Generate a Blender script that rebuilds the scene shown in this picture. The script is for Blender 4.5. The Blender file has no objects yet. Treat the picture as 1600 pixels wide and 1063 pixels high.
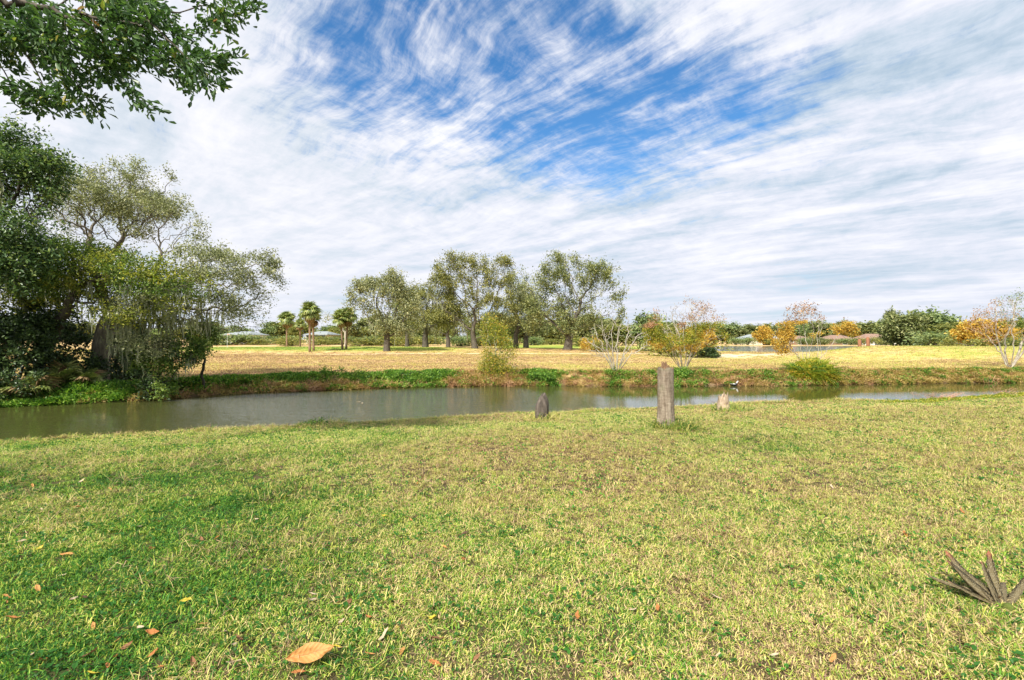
import bpy, math, random
import numpy as np
from mathutils import Vector, Matrix, Euler

rng = np.random.default_rng(7)
random.seed(7)
SC = bpy.context.scene
COL = SC.collection
R = math.radians

# ------------------------------------------------------------------ camera
EYE = 1.6
F = 750.0                      # focal length in photo pixels (photo 1600 wide)
cam_d = bpy.data.cameras.new('camera')
cam = bpy.data.objects.new('camera', cam_d)
COL.objects.link(cam)
cam.location = (0, 0, EYE)
cam.rotation_euler = (R(90), 0, 0)
cam_d.sensor_width = 36
cam_d.lens = 36 * F / 1600
cam_d.shift_y = -(530 - 531.5) / 1600 * -1
cam_d.clip_start = 0.05
cam_d.clip_end = 6000
SC.camera = cam

# ------------------------------------------------------------------ light
SUN_DIR = Vector((-0.34, -0.62, 0.72)).normalized()      # towards the sun
el = math.asin(SUN_DIR.z)
sun_d = bpy.data.lights.new('sun', 'SUN')
sun_d.energy = 5.0
sun_d.angle = R(4)
sun_d.color = (1.0, 0.94, 0.84)
sun = bpy.data.objects.new('sun', sun_d)
COL.objects.link(sun)
sun.rotation_euler = SUN_DIR.to_track_quat('Z', 'Y').to_euler()
sun.location = (0, 0, 60)
SC.view_settings.view_transform = 'Standard'
SC.view_settings.look = 'None'
SC.view_settings.exposure = 0.70
SC.view_settings.gamma = 1
SC.view_settings.use_curve_mapping = False
SC.render.engine = 'CYCLES'
SC.cycles.use_denoising = True
SC.cycles.max_bounces = 8
SC.cycles.transparent_max_bounces = 8
SC.cycles.diffuse_bounces = 3
SC.cycles.glossy_bounces = 3
SC.cycles.use_adaptive_sampling = True
SC.cycles.adaptive_threshold = 0.01


class N:
    """tiny node helper: every method returns an output socket"""
    def __init__(s, nt):
        s.nt = nt

    def node(s, t, **k):
        n = s.nt.nodes.new(t)
        for a, b in k.items():
            setattr(n, a, b)
        return n

    def put(s, sock, v):
        if hasattr(v, 'is_output'):
            s.nt.links.new(v, sock)
        elif v is not None:
            if isinstance(v, (tuple, list)) and len(v) == 3 and sock.type == 'RGBA':
                v = tuple(v) + (1,)
            sock.default_value = v

    def m(s, op, a, b=None, c=None, clamp=False):
        n = s.node('ShaderNodeMath', operation=op)
        n.use_clamp = clamp
        s.put(n.inputs[0], a)
        if b is not None: s.put(n.inputs[1], b)
        if c is not None: s.put(n.inputs[2], c)
        return n.outputs[0]

    def v(s, op, a, b=None, scale=None):
        n = s.node('ShaderNodeVectorMath', operation=op)
        s.put(n.inputs[0], a)
        if b is not None: s.put(n.inputs[1], b)
        if scale is not None: s.put(n.inputs['Scale'], scale)
        return n.outputs['Value'] if op in ('DOT_PRODUCT', 'LENGTH') else n.outputs[0]

    def sep(s, a):
        n = s.node('ShaderNodeSeparateXYZ'); s.put(n.inputs[0], a)
        return n.outputs

    def comb(s, x, y, z=0.0):
        n = s.node('ShaderNodeCombineXYZ')
        for i, q in enumerate((x, y, z)): s.put(n.inputs[i], q)
        return n.outputs[0]

    def noise(s, vec, scale, detail=4, rough=0.55, dist=0.0, col=False):
        n = s.node('ShaderNodeTexNoise')
        if vec is not None: s.put(n.inputs['Vector'], vec)
        n.inputs['Scale'].default_value = scale
        n.inputs['Detail'].default_value = detail
        n.inputs['Roughness'].default_value = rough
        n.inputs['Distortion'].default_value = dist
        return n.outputs['Color' if col else 'Fac']

    def ramp(s, fac, stops, interp='LINEAR'):
        n = s.node('ShaderNodeValToRGB')
        cr = n.color_ramp
        cr.interpolation = interp
        while len(cr.elements) > 1: cr.elements.remove(cr.elements[-1])
        cr.elements[0].position = stops[0][0]
        cr.elements[0].color = tuple(stops[0][1]) + (1,)
        for p, c in stops[1:]:
            e = cr.elements.new(p); e.color = tuple(c) + (1,)
        s.put(n.inputs[0], fac)
        return n.outputs[0]

    def sstep(s, x, a, b):
        n = s.node('ShaderNodeMapRange', interpolation_type='SMOOTHSTEP')
        s.put(n.inputs['Value'], x)
        n.inputs['From Min'].default_value = a; n.inputs['From Max'].default_value = b
        return n.outputs[0]

    def mix(s, f, a, b):
        n = s.node('ShaderNodeMix', data_type='RGBA')
        s.put(n.inputs[0], f); s.put(n.inputs[6], a); s.put(n.inputs[7], b)
        return n.outputs[2]

    def attr(s, name, kind='GEOMETRY', out='Fac'):
        n = s.node('ShaderNodeAttribute', attribute_name=name, attribute_type=kind)
        return n.outputs[out]

    def bump(s, h, strength=0.5, dist=0.02):
        n = s.node('ShaderNodeBump')
        n.inputs['Strength'].default_value = strength
        n.inputs['Distance'].default_value = dist
        s.put(n.inputs['Height'], h)
        return n.outputs[0]


# ------------------------------------------------------------------ sky (world)
def pix_dir(px, py):
    return Vector(((px - 800) / F, 1.0, (530 - py) / F)).normalized()

world = bpy.data.worlds.new('World')
SC.world = world
world.use_nodes = True
wn = world.node_tree
wn.nodes.clear()
W = N(wn)
tc = W.node('ShaderNodeTexCoord').outputs['Generated']
sky = W.node('ShaderNodeTexSky', sky_type='NISHITA')
sky.sun_disc = False
sky.sun_elevation = el
sky.sun_rotation = math.atan2(SUN_DIR.x, SUN_DIR.y)
sky.air_density = 1.0; sky.dust_density = 0.6; sky.ozone_density = 2.0
d = W.v('NORMALIZE', tc)
dx, dy, dz = W.sep(d)
zz = W.m('ADD', W.m('MAXIMUM', dz, 0.0), 0.10)
px_ = W.m('DIVIDE', dx, zz); py_ = W.m('DIVIDE', dy, zz)
plane = W.comb(px_, py_, 0.0)
warp = W.v('SCALE', W.v('SUBTRACT', W.noise(plane, 0.7, 4, 0.55, col=True), (0.5, 0.5, 0.5)), scale=0.5)
pw = W.v('ADD', plane, warp)
# streaks: a fan of cirrus, rotated and stretched
mp = W.node('ShaderNodeMapping', vector_type='TEXTURE'); W.put(mp.inputs[0], pw)
mp.inputs['Rotation'].default_value = (0, 0, R(-42)); mp.inputs['Scale'].default_value = (1.5, 0.55, 1)
streak = W.noise(mp.outputs[0], 1.7, 10, 0.66, 0.15)
mp2 = W.node('ShaderNodeMapping', vector_type='TEXTURE'); W.put(mp2.inputs[0], pw)
mp2.inputs['Rotation'].default_value = (0, 0, R(55)); mp2.inputs['Scale'].default_value = (1.2, 0.75, 1)
mott = W.noise(mp2.outputs[0], 7.5, 8, 0.66, 0.1)
big = W.noise(pw, 0.9, 5, 0.5, 0.2)
fade = W.m('ADD', 0.32, W.m('MULTIPLY', W.sstep(dz, 0.0, 0.34), 0.85))
streak = W.m('ADD', 0.5, W.m('MULTIPLY', W.m('SUBTRACT', streak, 0.5), fade))
mott = W.m('ADD', 0.5, W.m('MULTIPLY', W.m('SUBTRACT', mott, 0.5), fade))
holes = None
for (a, b, rad, amp) in [(640, 120, 9.0, .85), (560, 40, 6.5, .50), (860, 60, 6.0, 1.0), (770, 110, 8.0, 1.0), (880, 160, 7.5, 1.0),
                         (880, 225, 4.5, .75), (1080, 165, 8, .70), (1000, 120, 6, .55), (480, 110, 8, .40), (1180, 120, 7, .45), (720, 20, 7, .8),
                         (1250, 190, 8, .22), (800, -60, 9, .5), (680, 360, 4, .22), (1240, 355, 2.5, .25), (1270, 500, 6.5, .30),
                         (1080, 505, 7, .30), (540, 505, 5, .22), (1000, 245, 6, .3), (420, 465, 5, .12), (950, 270, 4, .3)]:
    c = pix_dir(a, b)
    dt = W.v('DOT_PRODUCT', d, tuple(c))
    k = 1.0 / (1 - math.cos(R(rad)))
    g = W.m('EXPONENT', W.m('MULTIPLY', W.m('SUBTRACT', dt, 1.0), k))
    g = W.m('MULTIPLY', g, amp)
    holes = g if holes is None else W.m('ADD', holes, g)
holes = W.m('MINIMUM', W.m('MULTIPLY', holes, 0.78), 1.0)
mp3 = W.node('ShaderNodeMapping', vector_type='TEXTURE'); W.put(mp3.inputs[0], pw)
mp3.inputs['Rotation'].default_value = (0, 0, R(-50)); mp3.inputs['Scale'].default_value = (1.5, 0.26, 1)
fib = W.noise(mp3.outputs[0], 3.6, 9, 0.68, 0.2)
dens = W.m('ADD', W.m('MULTIPLY', streak, 1.0), W.m('MULTIPLY', mott, 0.72))
dens = W.m('ADD', dens, W.m('MULTIPLY', W.m('ADD', 0.22, W.m('MULTIPLY', W.m('SUBTRACT', fib, 0.5), fade)), 0.95))
dens = W.m('SUBTRACT', dens, W.m('MULTIPLY', W.m('SUBTRACT', 1.0, W.sstep(dz, 0.0, 0.17)), 0.20))
dens = W.m('ADD', dens, W.m('MULTIPLY', big, 0.7))
dens = W.m('SUBTRACT', dens, W.m('MULTIPLY', holes, 0.74))
cover = W.sstep(dens, 0.46, 1.20)
# cloud colour: bluish grey to white
shade = W.m('ADD', W.m('MULTIPLY', streak, 0.9), W.m('MULTIPLY', big, 0.5))
shade = W.m('ADD', shade, W.m('MULTIPLY', mott, 0.25))
ccol = W.ramp(W.sstep(shade, 0.56, 1.04), [(0.0, (0.38, 0.49, 0.60)), (0.30, (0.53, 0.61, 0.71)), (0.6, (0.67, 0.70, 0.79)), (1.0, (0.84, 0.84, 0.88))])
# brighter, whiter cloud low on the left, cooler towards the horizon on the right
lw = W.m('EXPONENT', W.m('MULTIPLY', W.m('SUBTRACT', W.v('DOT_PRODUCT', d, tuple(pix_dir(330, 230))), 1.0), 14.0))
ccol = W.v('SCALE', ccol, scale=1.05)
ccol = W.mix(W.m('MULTIPLY', lw, 0.40), ccol, (0.84, 0.84, 0.86))
blue = W.v('SCALE', sky.outputs[0], scale=0.18)
bm = W.node('ShaderNodeHueSaturation'); W.put(bm.inputs['Color'], blue)
bm.inputs['Saturation'].default_value = 1.32; bm.inputs['Value'].default_value = 0.92
low = W.m('SUBTRACT', 1.0, W.sstep(dz, 0.0, 0.16))
bluec = W.mix(W.m('MULTIPLY', low, 0.80), bm.outputs[0], (0.30, 0.47, 0.66))
skyc = W.mix(cover, bluec, ccol)
gm = W.sstep(dz, -0.03, -0.005)
skyc = W.mix(gm, (0.16, 0.15, 0.08), skyc)
bg = W.node('ShaderNodeBackground'); W.put(bg.inputs[0], skyc); bg.inputs[1].default_value = 0.72
wo = W.node('ShaderNodeOutputWorld'); wn.links.new(bg.outputs[0], wo.inputs[0])


# ------------------------------------------------------------------ helpers
def tag(o, label=None, cat=None, group=None, kind=None):
    if label: o['label'] = label
    if cat: o['category'] = cat
    if group: o['group'] = group
    if kind: o['kind'] = kind
    return o

def W3(px, py, dist):
    """photo direction + true distance -> a point of the place"""
    return np.array([(px - 800) / F * dist, dist, EYE - (py - 530) / F * dist])

def empty(name, loc, rz=0.0):
    o = bpy.data.objects.new(name, None)
    o.empty_display_size = 0.2
    COL.objects.link(o); o.location = loc; o.rotation_euler = (0, 0, rz)
    return o

def link(name, me, parent=None, loc=None):
    o = bpy.data.objects.new(name, me)
    COL.objects.link(o)
    if parent is not None: o.parent = parent
    if loc is not None: o.location = loc
    return o

def np_mesh(name, V, F4, mat=None, smooth=False, attrs=None, uv=None):
    """V (n,3); F4: list of int arrays (m,k), k=3 or 4; attrs: {name: per-face floats}"""
    V = np.asarray(V, np.float32)
    if not isinstance(F4, list): F4 = [F4]
    F4 = [np.asarray(f, np.int32) for f in F4 if len(f)]
    me = bpy.data.meshes.new(name)
    me.vertices.add(len(V)); me.vertices.foreach_set('co', V.ravel())
    nl = sum(f.size for f in F4); nf = sum(len(f) for f in F4)
    me.loops.add(nl); me.polygons.add(nf)
    me.loops.foreach_set('vertex_index', np.concatenate([f.ravel() for f in F4]))
    tot = np.concatenate([np.full(len(f), f.shape[1], np.int32) for f in F4])
    st = np.concatenate([[0], np.cumsum(tot)[:-1]]).astype(np.int32)
    me.polygons.foreach_set('loop_start', st)
    me.polygons.foreach_set('loop_total', tot)
    me.polygons.foreach_set('use_smooth', np.full(nf, smooth, bool))
    if attrs:
        for k, a in attrs.items():
            dom = 'FACE' if len(a) == nf else 'POINT'
            at = me.attributes.new(k, 'FLOAT', dom)
            at.data.foreach_set('value', np.asarray(a, np.float32))
    me.update(calc_edges=True)
    if mat: me.materials.append(mat)
    return me

class MB:
    """mesh builder of simple solids"""
    def __init__(s): s.v = []; s.f = []
    def add(s, V, Fs):
        o = len(s.v); s.v += [tuple(p) for p in V]; s.f += [tuple(i + o for i in f) for f in Fs]
    def box(s, c, d, rz=0.0, taper=1.0):
        cx, cy, cz = c; hx, hy, hz = d[0] / 2, d[1] / 2, d[2] / 2
        V = []
        for z, t in ((-hz, 1), (hz, taper)):
            for x, y in ((-hx, -hy), (hx, -hy), (hx, hy), (-hx, hy)):
                x *= t; y *= t
                V.append((cx + x * math.cos(rz) - y * math.sin(rz), cy + x * math.sin(rz) + y * math.cos(rz), cz + z))
        s.add(V, [(0, 3, 2, 1), (4, 5, 6, 7), (0, 1, 5, 4), (1, 2, 6, 5), (2, 3, 7, 6), (3, 0, 4, 7)])
        return s
    def prism(s, pts, y0, y1):
        """outline in x,z extruded along y"""
        n = len(pts)
        V = [(x, y0, z) for x, z in pts] + [(x, y1, z) for x, z in pts]
        s.add(V, [tuple(range(n)), tuple(range(2 * n - 1, n - 1, -1))] + [((i + 1) % n, i, i + n, (i + 1) % n + n) for i in range(n)])
        return s
    def hip(s, c, w, dp, z0, h, ridge, over=0.5):
        cx, cy = c; hw, hd = w / 2 + over, dp / 2 + over; r = ridge / 2
        V = [(cx - hw, cy - hd, z0), (cx + hw, cy - hd, z0), (cx + hw, cy + hd, z0), (cx - hw, cy + hd, z0),
             (cx - hw, cy - hd, z0 + .18), (cx + hw, cy - hd, z0 + .18), (cx + hw, cy + hd, z0 + .18), (cx - hw, cy + hd, z0 + .18),
             (cx - r, cy, z0 + h), (cx + r, cy, z0 + h)]
        s.add(V, [(0, 3, 2, 1), (0, 1, 5, 4), (1, 2, 6, 5), (2, 3, 7, 6), (3, 0, 4, 7), (4, 5, 9, 8), (6, 7, 8, 9), (5, 6, 9), (7, 4, 8)])
        return s
    def tube(s, P, Rr, n=6, caps=True):
        V, Fs = tube_np([np.asarray(P, float)], [np.asarray(Rr, float)], n)
        o = len(s.v)
        s.v += [tuple(p) for p in V]; s.f += [tuple(int(i) + o for i in f) for f in Fs]
        if caps:
            m = len(P)
            s.f.append(tuple(o + i for i in range(n))[::-1]); s.f.append(tuple(o + (m - 1) * n + i for i in range(n)))
        return s
    def build(s, name, mat, parent=None, smooth=False, loc=None):
        me = bpy.data.meshes.new(name); me.from_pydata(s.v, [], s.f)
        me.polygons.foreach_set('use_smooth', [smooth] * len(me.polygons))
        me.materials.append(mat); me.update()
        return link(name, me, parent, loc)

def tube_np(chains, radii, n=5):
    """many polylines with radii -> verts, quads"""
    Vs, Fs, off = [], [], 0
    ang = np.linspace(0, 2 * np.pi, n, endpoint=False)
    ca, sa = np.cos(ang), np.sin(ang)
    for P, r in zip(chains, radii):
        m = len(P)
        if m < 2: continue
        T = np.empty_like(P)
        T[1:-1] = P[2:] - P[:-2]; T[0] = P[1] - P[0]; T[-1] = P[-1] - P[-2]
        T /= np.linalg.norm(T, axis=1, keepdims=True) + 1e-9
        ref = np.array([0.31, 0.95, 0.05]) if abs(T[0] @ np.array([0.31, 0.95, 0.05])) < .85 else np.array([1., 0, 0])
        U = np.cross(T, ref); U /= np.linalg.norm(U, axis=1, keepdims=True) + 1e-9
        B = np.cross(T, U)
        ring = P[:, None, :] + r[:, None, None] * (ca[None, :, None] * U[:, None, :] + sa[None, :, None] * B[:, None, :])
        Vs.append(ring.reshape(-1, 3))
        i = np.arange(m - 1)[:, None] * n; j = np.arange(n)[None, :]; j2 = (j + 1) % n
        q = np.stack([i + j, i + j2, i + n + j2, i + n + j], -1).reshape(-1, 4) + off
        Fs.append(q); off += m * n
    return np.concatenate(Vs), np.concatenate(Fs)

def _hash(ix, iy, seed):
    h = (ix.astype(np.int64) * 374761393 + iy.astype(np.int64) * 668265263 + seed * 974711) & 0x7fffffff
    h = ((h ^ (h >> 13)) * 1274126177) & 0x7fffffff
    return ((h ^ (h >> 16)) & 0xffff) / 65535.0

def vnoise(x, y, scale=1.0, seed=0, octaves=3):
    x = np.asarray(x, float); y = np.asarray(y, float)
    out = 0; amp = 1; tot = 0
    for o in range(octaves):
        X = x * scale + 100 + o * 17.3; Y = y * scale + 100 + o * 9.1
        ix = np.floor(X); iy = np.floor(Y); fx = X - ix; fy = Y - iy
        fx = fx * fx * (3 - 2 * fx); fy = fy * fy * (3 - 2 * fy)
        a = _hash(ix, iy, seed + o); b = _hash(ix + 1, iy, seed + o); c = _hash(ix, iy + 1, seed + o); e = _hash(ix + 1, iy + 1, seed + o)
        out = out + amp * ((a * (1 - fx) + b * fx) * (1 - fy) + (c * (1 - fx) + e * fx) * fy)
        tot += amp; amp *= 0.5; scale *= 2
    return out / tot

def ss(x, a, b):
    t = np.clip((np.asarray(x, float) - a) / (b - a), 0, 1)
    return t * t * (3 - 2 * t)

# ------------------------------------------------------------------ materials
def new_mat(name):
    m = bpy.data.materials.new(name); m.use_nodes = True
    m.node_tree.nodes.clear()
    n = N(m.node_tree)
    out = n.node('ShaderNodeOutputMaterial')
    return m, n, out

def principled(n, out, col, rough=0.7, spec=0.3, bump=None, **kw):
    p = n.node('ShaderNodeBsdfPrincipled')
    n.put(p.inputs['Base Color'], col); n.put(p.inputs['Roughness'], rough)
    n.put(p.inputs['Specular IOR Level'], spec)
    if bump is not None: n.put(p.inputs['Normal'], bump)
    for k, v in kw.items(): n.put(p.inputs[k], v)
    if out is not None: n.nt.links.new(p.outputs[0], out.inputs[0])
    return p

def leaf_mat(name, stops, trans=0.35, rough=0.5, spec=0.35, clump=0.35, cscale=1.2):
    """stops: ramp of leaf colours, picked per leaf by 'tone' plus a slow drift through space"""
    m, n, out = new_mat(name)
    tone = n.attr('tone')
    geo = n.node('ShaderNodeNewGeometry')
    cl = n.noise(geo.outputs['Position'], cscale, 2, 0.5)
    f = n.m('ADD', tone, n.m('MULTIPLY', n.m('SUBTRACT', cl, 0.5), clump * 2), clamp=True)
    col = n.ramp(f, stops)
    p = principled(n, None, col, rough, spec)
    t = n.node('ShaderNodeBsdfTranslucent')
    tcol = n.v('MULTIPLY', col, (1.15, 1.25, 0.7))
    n.put(t.inputs[0], tcol)
    mx = n.node('ShaderNodeMixShader'); mx.inputs[0].default_value = trans
    n.nt.links.new(p.outputs[0], mx.inputs[1]); n.nt.links.new(t.outputs[0], mx.inputs[2])
    n.nt.links.new(mx.outputs[0], out.inputs[0])
    return m

def bark_mat(name, dark, light, scale=14, vert=0.25, strength=0.6, lichen=None):
    m, n, out = new_mat(name)
    tcn = n.node('ShaderNodeNewGeometry').outputs['Position']
    q = n.v('MULTIPLY', tcn, (1, 1, vert))
    f = n.noise(q, scale, 6, 0.65, 0.6)
    col = n.ramp(f, [(0.3, dark), (0.7, light)])
    if lichen:
        l = n.sstep(n.noise(tcn, scale * .35, 5, .6), .52, .66)
        col = n.mix(l, col, lichen)
    principled(n, out, col, 0.85, 0.15, n.bump(f, strength, 0.03))
    return m

def plain(name, col, rough=0.6, spec=0.3, var=0.15, scale=6.0, metal=0.0, bump=0.0):
    m, n, out = new_mat(name)
    g = n.node('ShaderNodeNewGeometry').outputs['Position']
    f = n.noise(g, scale, 4, 0.6)
    c = n.mix(f, tuple(x * (1 - var) for x in col), tuple(min(1, x * (1 + var)) for x in col))
    principled(n, out, c, rough, spec, n.bump(f, bump, 0.02) if bump else None, Metallic=metal)
    return m

M = {}
M['oak'] = leaf_mat('oak_leaves', [(0, (0.065, 0.087, 0.036)), (.35, (0.160, 0.196, 0.072)), (.7, (0.275, 0.304, 0.116)), (1, (0.493, 0.493, 0.232))], .32)
M['oak_grey'] = leaf_mat('grey_oak_leaves', [(0, (0.095, 0.108, 0.057)), (.4, (0.230, 0.257, 0.121)), (.8, (0.392, 0.405, 0.216)), (1, (0.567, 0.553, 0.324))], .3)
M['oak_olive'] = leaf_mat('olive_oak_leaves', [(0, (.07, .085, .03)), (.4, (.20, .215, .07)), (.8, (.35, .345, .11)), (1, (.50, .46, .17))], .32)
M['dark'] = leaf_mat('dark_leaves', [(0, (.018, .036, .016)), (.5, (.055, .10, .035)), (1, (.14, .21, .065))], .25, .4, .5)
M['laurel'] = leaf_mat('laurel_leaves', [(0, (0.031, 0.060, 0.024)), (.45, (0.076, 0.145, 0.048)), (.8, (0.170, 0.264, 0.076)), (1, (0.340, 0.408, 0.102))], .3, .42, .5, .3, 1.6)
M['over'] = leaf_mat('overhead_leaves', [(0, (0.030, 0.068, 0.024)), (.5, (0.068, 0.142, 0.041)), (.85, (0.135, 0.230, 0.061)), (.97, (0.351, 0.365, 0.068)), (1, (0.432, 0.216, 0.068))], .35, .38, .5, .18, 1.5)
M['lime'] = leaf_mat('yellow_green_leaves', [(0, (.12, .18, .02)), (.4, (.27, .32, .035)), (.8, (.46, .44, .05)), (1, (.58, .48, .08))], .4)
M['olivegreen'] = leaf_mat('olive_green_leaves', [(0, (.05, .075, .015)), (.4, (.16, .20, .03)), (.8, (.32, .34, .05)), (1, (.46, .42, .08))], .38)
M['fernmix'] = leaf_mat('fern_leaflets', [(0, (.04, .08, .015)), (.4, (.18, .26, .03)), (.7, (.40, .42, .05)), (1, (.64, .42, .05))], .35)
M['green'] = leaf_mat('green_leaves', [(0, (.045, .09, .02)), (.5, (.14, .23, .04)), (1, (.32, .39, .08))], .35)
M['vine'] = leaf_mat('vine_leaves', [(0, (.03, .09, .015)), (.5, (.12, .26, .03)), (1, (.32, .46, .07))], .35)
M['fargreen'] = leaf_mat('far_green_leaves', [(0, (0.072, 0.108, 0.048)), (.5, (0.192, 0.264, 0.096)), (1, (0.372, 0.432, 0.168))], .3, clump=.5, cscale=.35)
M['farlime'] = leaf_mat('far_pale_leaves', [(0, (.09, .11, .03)), (.5, (.22, .24, .06)), (1, (.38, .36, .10))], .35, clump=.4, cscale=.35)
M['orange'] = leaf_mat('orange_leaves', [(0, (.26, .15, .03)), (.35, (.54, .33, .05)), (.75, (.70, .48, .08)), (1, (.46, .44, .13))], .35, clump=.3)
M['yellowgreen'] = leaf_mat('autumn_shrub_leaves', [(0, (.09, .14, .02)), (.4, (.24, .29, .035)), (.75, (.44, .41, .05)), (1, (.60, .36, .06))], .35)
M['russet'] = leaf_mat('russet_leaves', [(0, (0.161, 0.081, 0.046)), (.5, (0.391, 0.207, 0.103)), (1, (0.598, 0.380, 0.196))], .3)
M['mixdry'] = leaf_mat('drying_leaves', [(0, (0.130, 0.091, 0.026)), (.35, (0.312, 0.260, 0.052)), (.7, (0.468, 0.312, 0.104)), (1, (0.650, 0.494, 0.208))], .3)
M['moss'] = leaf_mat('spanish_moss', [(0, (0.182, 0.189, 0.126)), (.5, (0.378, 0.392, 0.266)), (1, (0.588, 0.588, 0.420))], .3, .9, .1)
M['bark'] = bark_mat('oak_bark', (.040, .034, .026), (.16, .14, .11))
M['barkmid'] = bark_mat('grey_bark', (.07, .06, .045), (.27, .24, .185))
M['barkpale'] = bark_mat('pale_bark', (.20, .17, .13), (.48, .43, .35), lichen=(.45, .46, .36))
M['barkdark'] = bark_mat('dark_bark', (.022, .019, .014), (.085, .075, .055))
M['barkpalm'] = bark_mat('palm_bark', (.12, .075, .045), (.34, .24, .16), 9, 1.6)
M['palmgreen'] = leaf_mat('palm_fronds', [(0, (.09, .13, .035)), (.5, (.22, .28, .07)), (1, (.42, .43, .14))], .25, .45, .5)
M['palmdead'] = leaf_mat('dead_palm_fronds', [(0, (.16, .10, .05)), (1, (.38, .27, .14))], .2, .8, .1)

# grass blades: colour by the dryness handed to each tuft + a per-blade tone, with shade painted at the blade base
def grass_mat(name, stops, spread=0.80, bright=1.0):
    m, n, out = new_mat(name)
    dry = n.attr('dry', 'INSTANCER')  # also carries the lawn shade band, put in as greener colour
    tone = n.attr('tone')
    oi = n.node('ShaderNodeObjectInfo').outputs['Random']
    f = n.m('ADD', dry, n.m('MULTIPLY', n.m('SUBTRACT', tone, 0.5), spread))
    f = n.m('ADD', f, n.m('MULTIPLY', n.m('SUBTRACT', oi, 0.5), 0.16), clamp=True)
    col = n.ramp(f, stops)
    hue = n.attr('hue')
    col = n.mix(n.m('MULTIPLY', hue, 0.35), col, n.v('SCALE', col, scale=0.45))  # darkens the blade base: painted shade of the gaps between blades
    p = principled(n, None, col, 0.5, 0.25)
    t = n.node('ShaderNodeBsdfTranslucent'); n.put(t.inputs[0], n.v('MULTIPLY', col, (1.1, 1.15, 0.7)))
    mx = n.node('ShaderNodeMixShader'); mx.inputs[0].default_value = .3
    n.nt.links.new(p.outputs[0], mx.inputs[1]); n.nt.links.new(t.outputs[0], mx.inputs[2])
    n.nt.links.new(mx.outputs[0], out.inputs[0])
    return m
GR = [(0, (.03, .12, .015)), (.16, (.085, .28, .025)), (.35, (.27, .44, .05)), (.48, (.54, .56, .09)), (.64, (.80, .66, .28)), (.80, (.68, .49, .28)), (.92, (.34, .20, .13)), (1, (.16, .09, .06))]
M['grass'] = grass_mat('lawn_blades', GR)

# ------------------------------------------------------------------ terrain
NX = [-400, -100, -30, -16, -10, -5.7, 0, 4, 7.8, 12, 14.8, 18.5, 22, 30, 60, 400]
NY = [2, 5, 6.6, 7.9, 8.7, 10.2, 12.3, 13.4, 14.5, 15.2, 16.2, 17.6, 18.9, 20.6, 23, 30]
FX = [-400, -100, -30, -15.7, -12.8, -10.2, -5.5, 0, 5.7, 11.7, 18, 24.7, 30, 60, 400]
FY = [10, 11, 12.8, 14.9, 16.2, 19.0, 20.6, 21.6, 21.3, 21.7, 22.5, 23.0, 23.7, 25.4, 33]
WATER = -0.5
def yn(x): x = np.asarray(x, float); return np.interp(x, NX, NY) + 0.30 * (vnoise(x, x * 0, .9, 3) - .5)
def yf(x): x = np.asarray(x, float); return np.interp(x, FX, FY) + 0.55 * (vnoise(x, x * 0, .7, 9) - .5)
def height(x, y):
    x = np.asarray(x, float); y = np.asarray(y, float)
    a, b = yn(x), yf(x)
    near = -(0.30 + .10 * ss(x, 9, 14)) * ss(y, a - 4.5, a) + 0.035 * (vnoise(x, y, .5, 21) - .5) - 0.75 * ss(y, a - 0.12, a + 0.55)
    bh = 0.55 + 0.2 * vnoise(x, y * 0, .5, 31)
    far = -1.05 + bh * ss(y, b - 0.45, b + 0.25) + (1.05 - bh) * ss(y, b + .15, b + 1.5)
    far = far + 0.10 * (vnoise(x, y, .12, 5) - .5) * ss(y, b + 2, b + 8)
    mx_ = np.where(x < 39, np.abs((x - 39) / 13.5) ** 3.2, ((x - 39) / 22.) ** 2)
    far = far + 0.92 * np.exp(-mx_ - ((y - 43) / 10.5) ** 2)
    far = far - 0.30 * ss(y, 30, 44) * ss(x / np.maximum(y, 1), .27, .42) * (1 - ss(x / np.maximum(y, 1), .62, .75) * (1 - ss(y, 60, 80)))
    far = far + 0.34 * np.exp(-(((x + 32) / 24.) ** 4) - ((y - 69) / 13.) ** 4)
    far = far + 0.20 * np.exp(-((x - 0) / 22.) ** 2 - ((y - 70) / 9.) ** 2)
    far = far - 0.32 * ss(y, 128, 146) * ss(x, 30, 50) * (1 - ss(y, 230, 300))
    far = far + 0.55 * ss(y, 78, 125) * (1 - ss(x, 5, 25))
    e = ((x - (72 + .4 * (y - 106))) / 33.) ** 6 + ((y - 106.5) / 36.) ** 6
    far = far - 1.3 * ss(1.06 - e, 0, 0.25)
    mid = 0.5 * (a + b)
    return np.where(y < mid, np.maximum(near, -1.05), np.maximum(far, -1.4))

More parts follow.
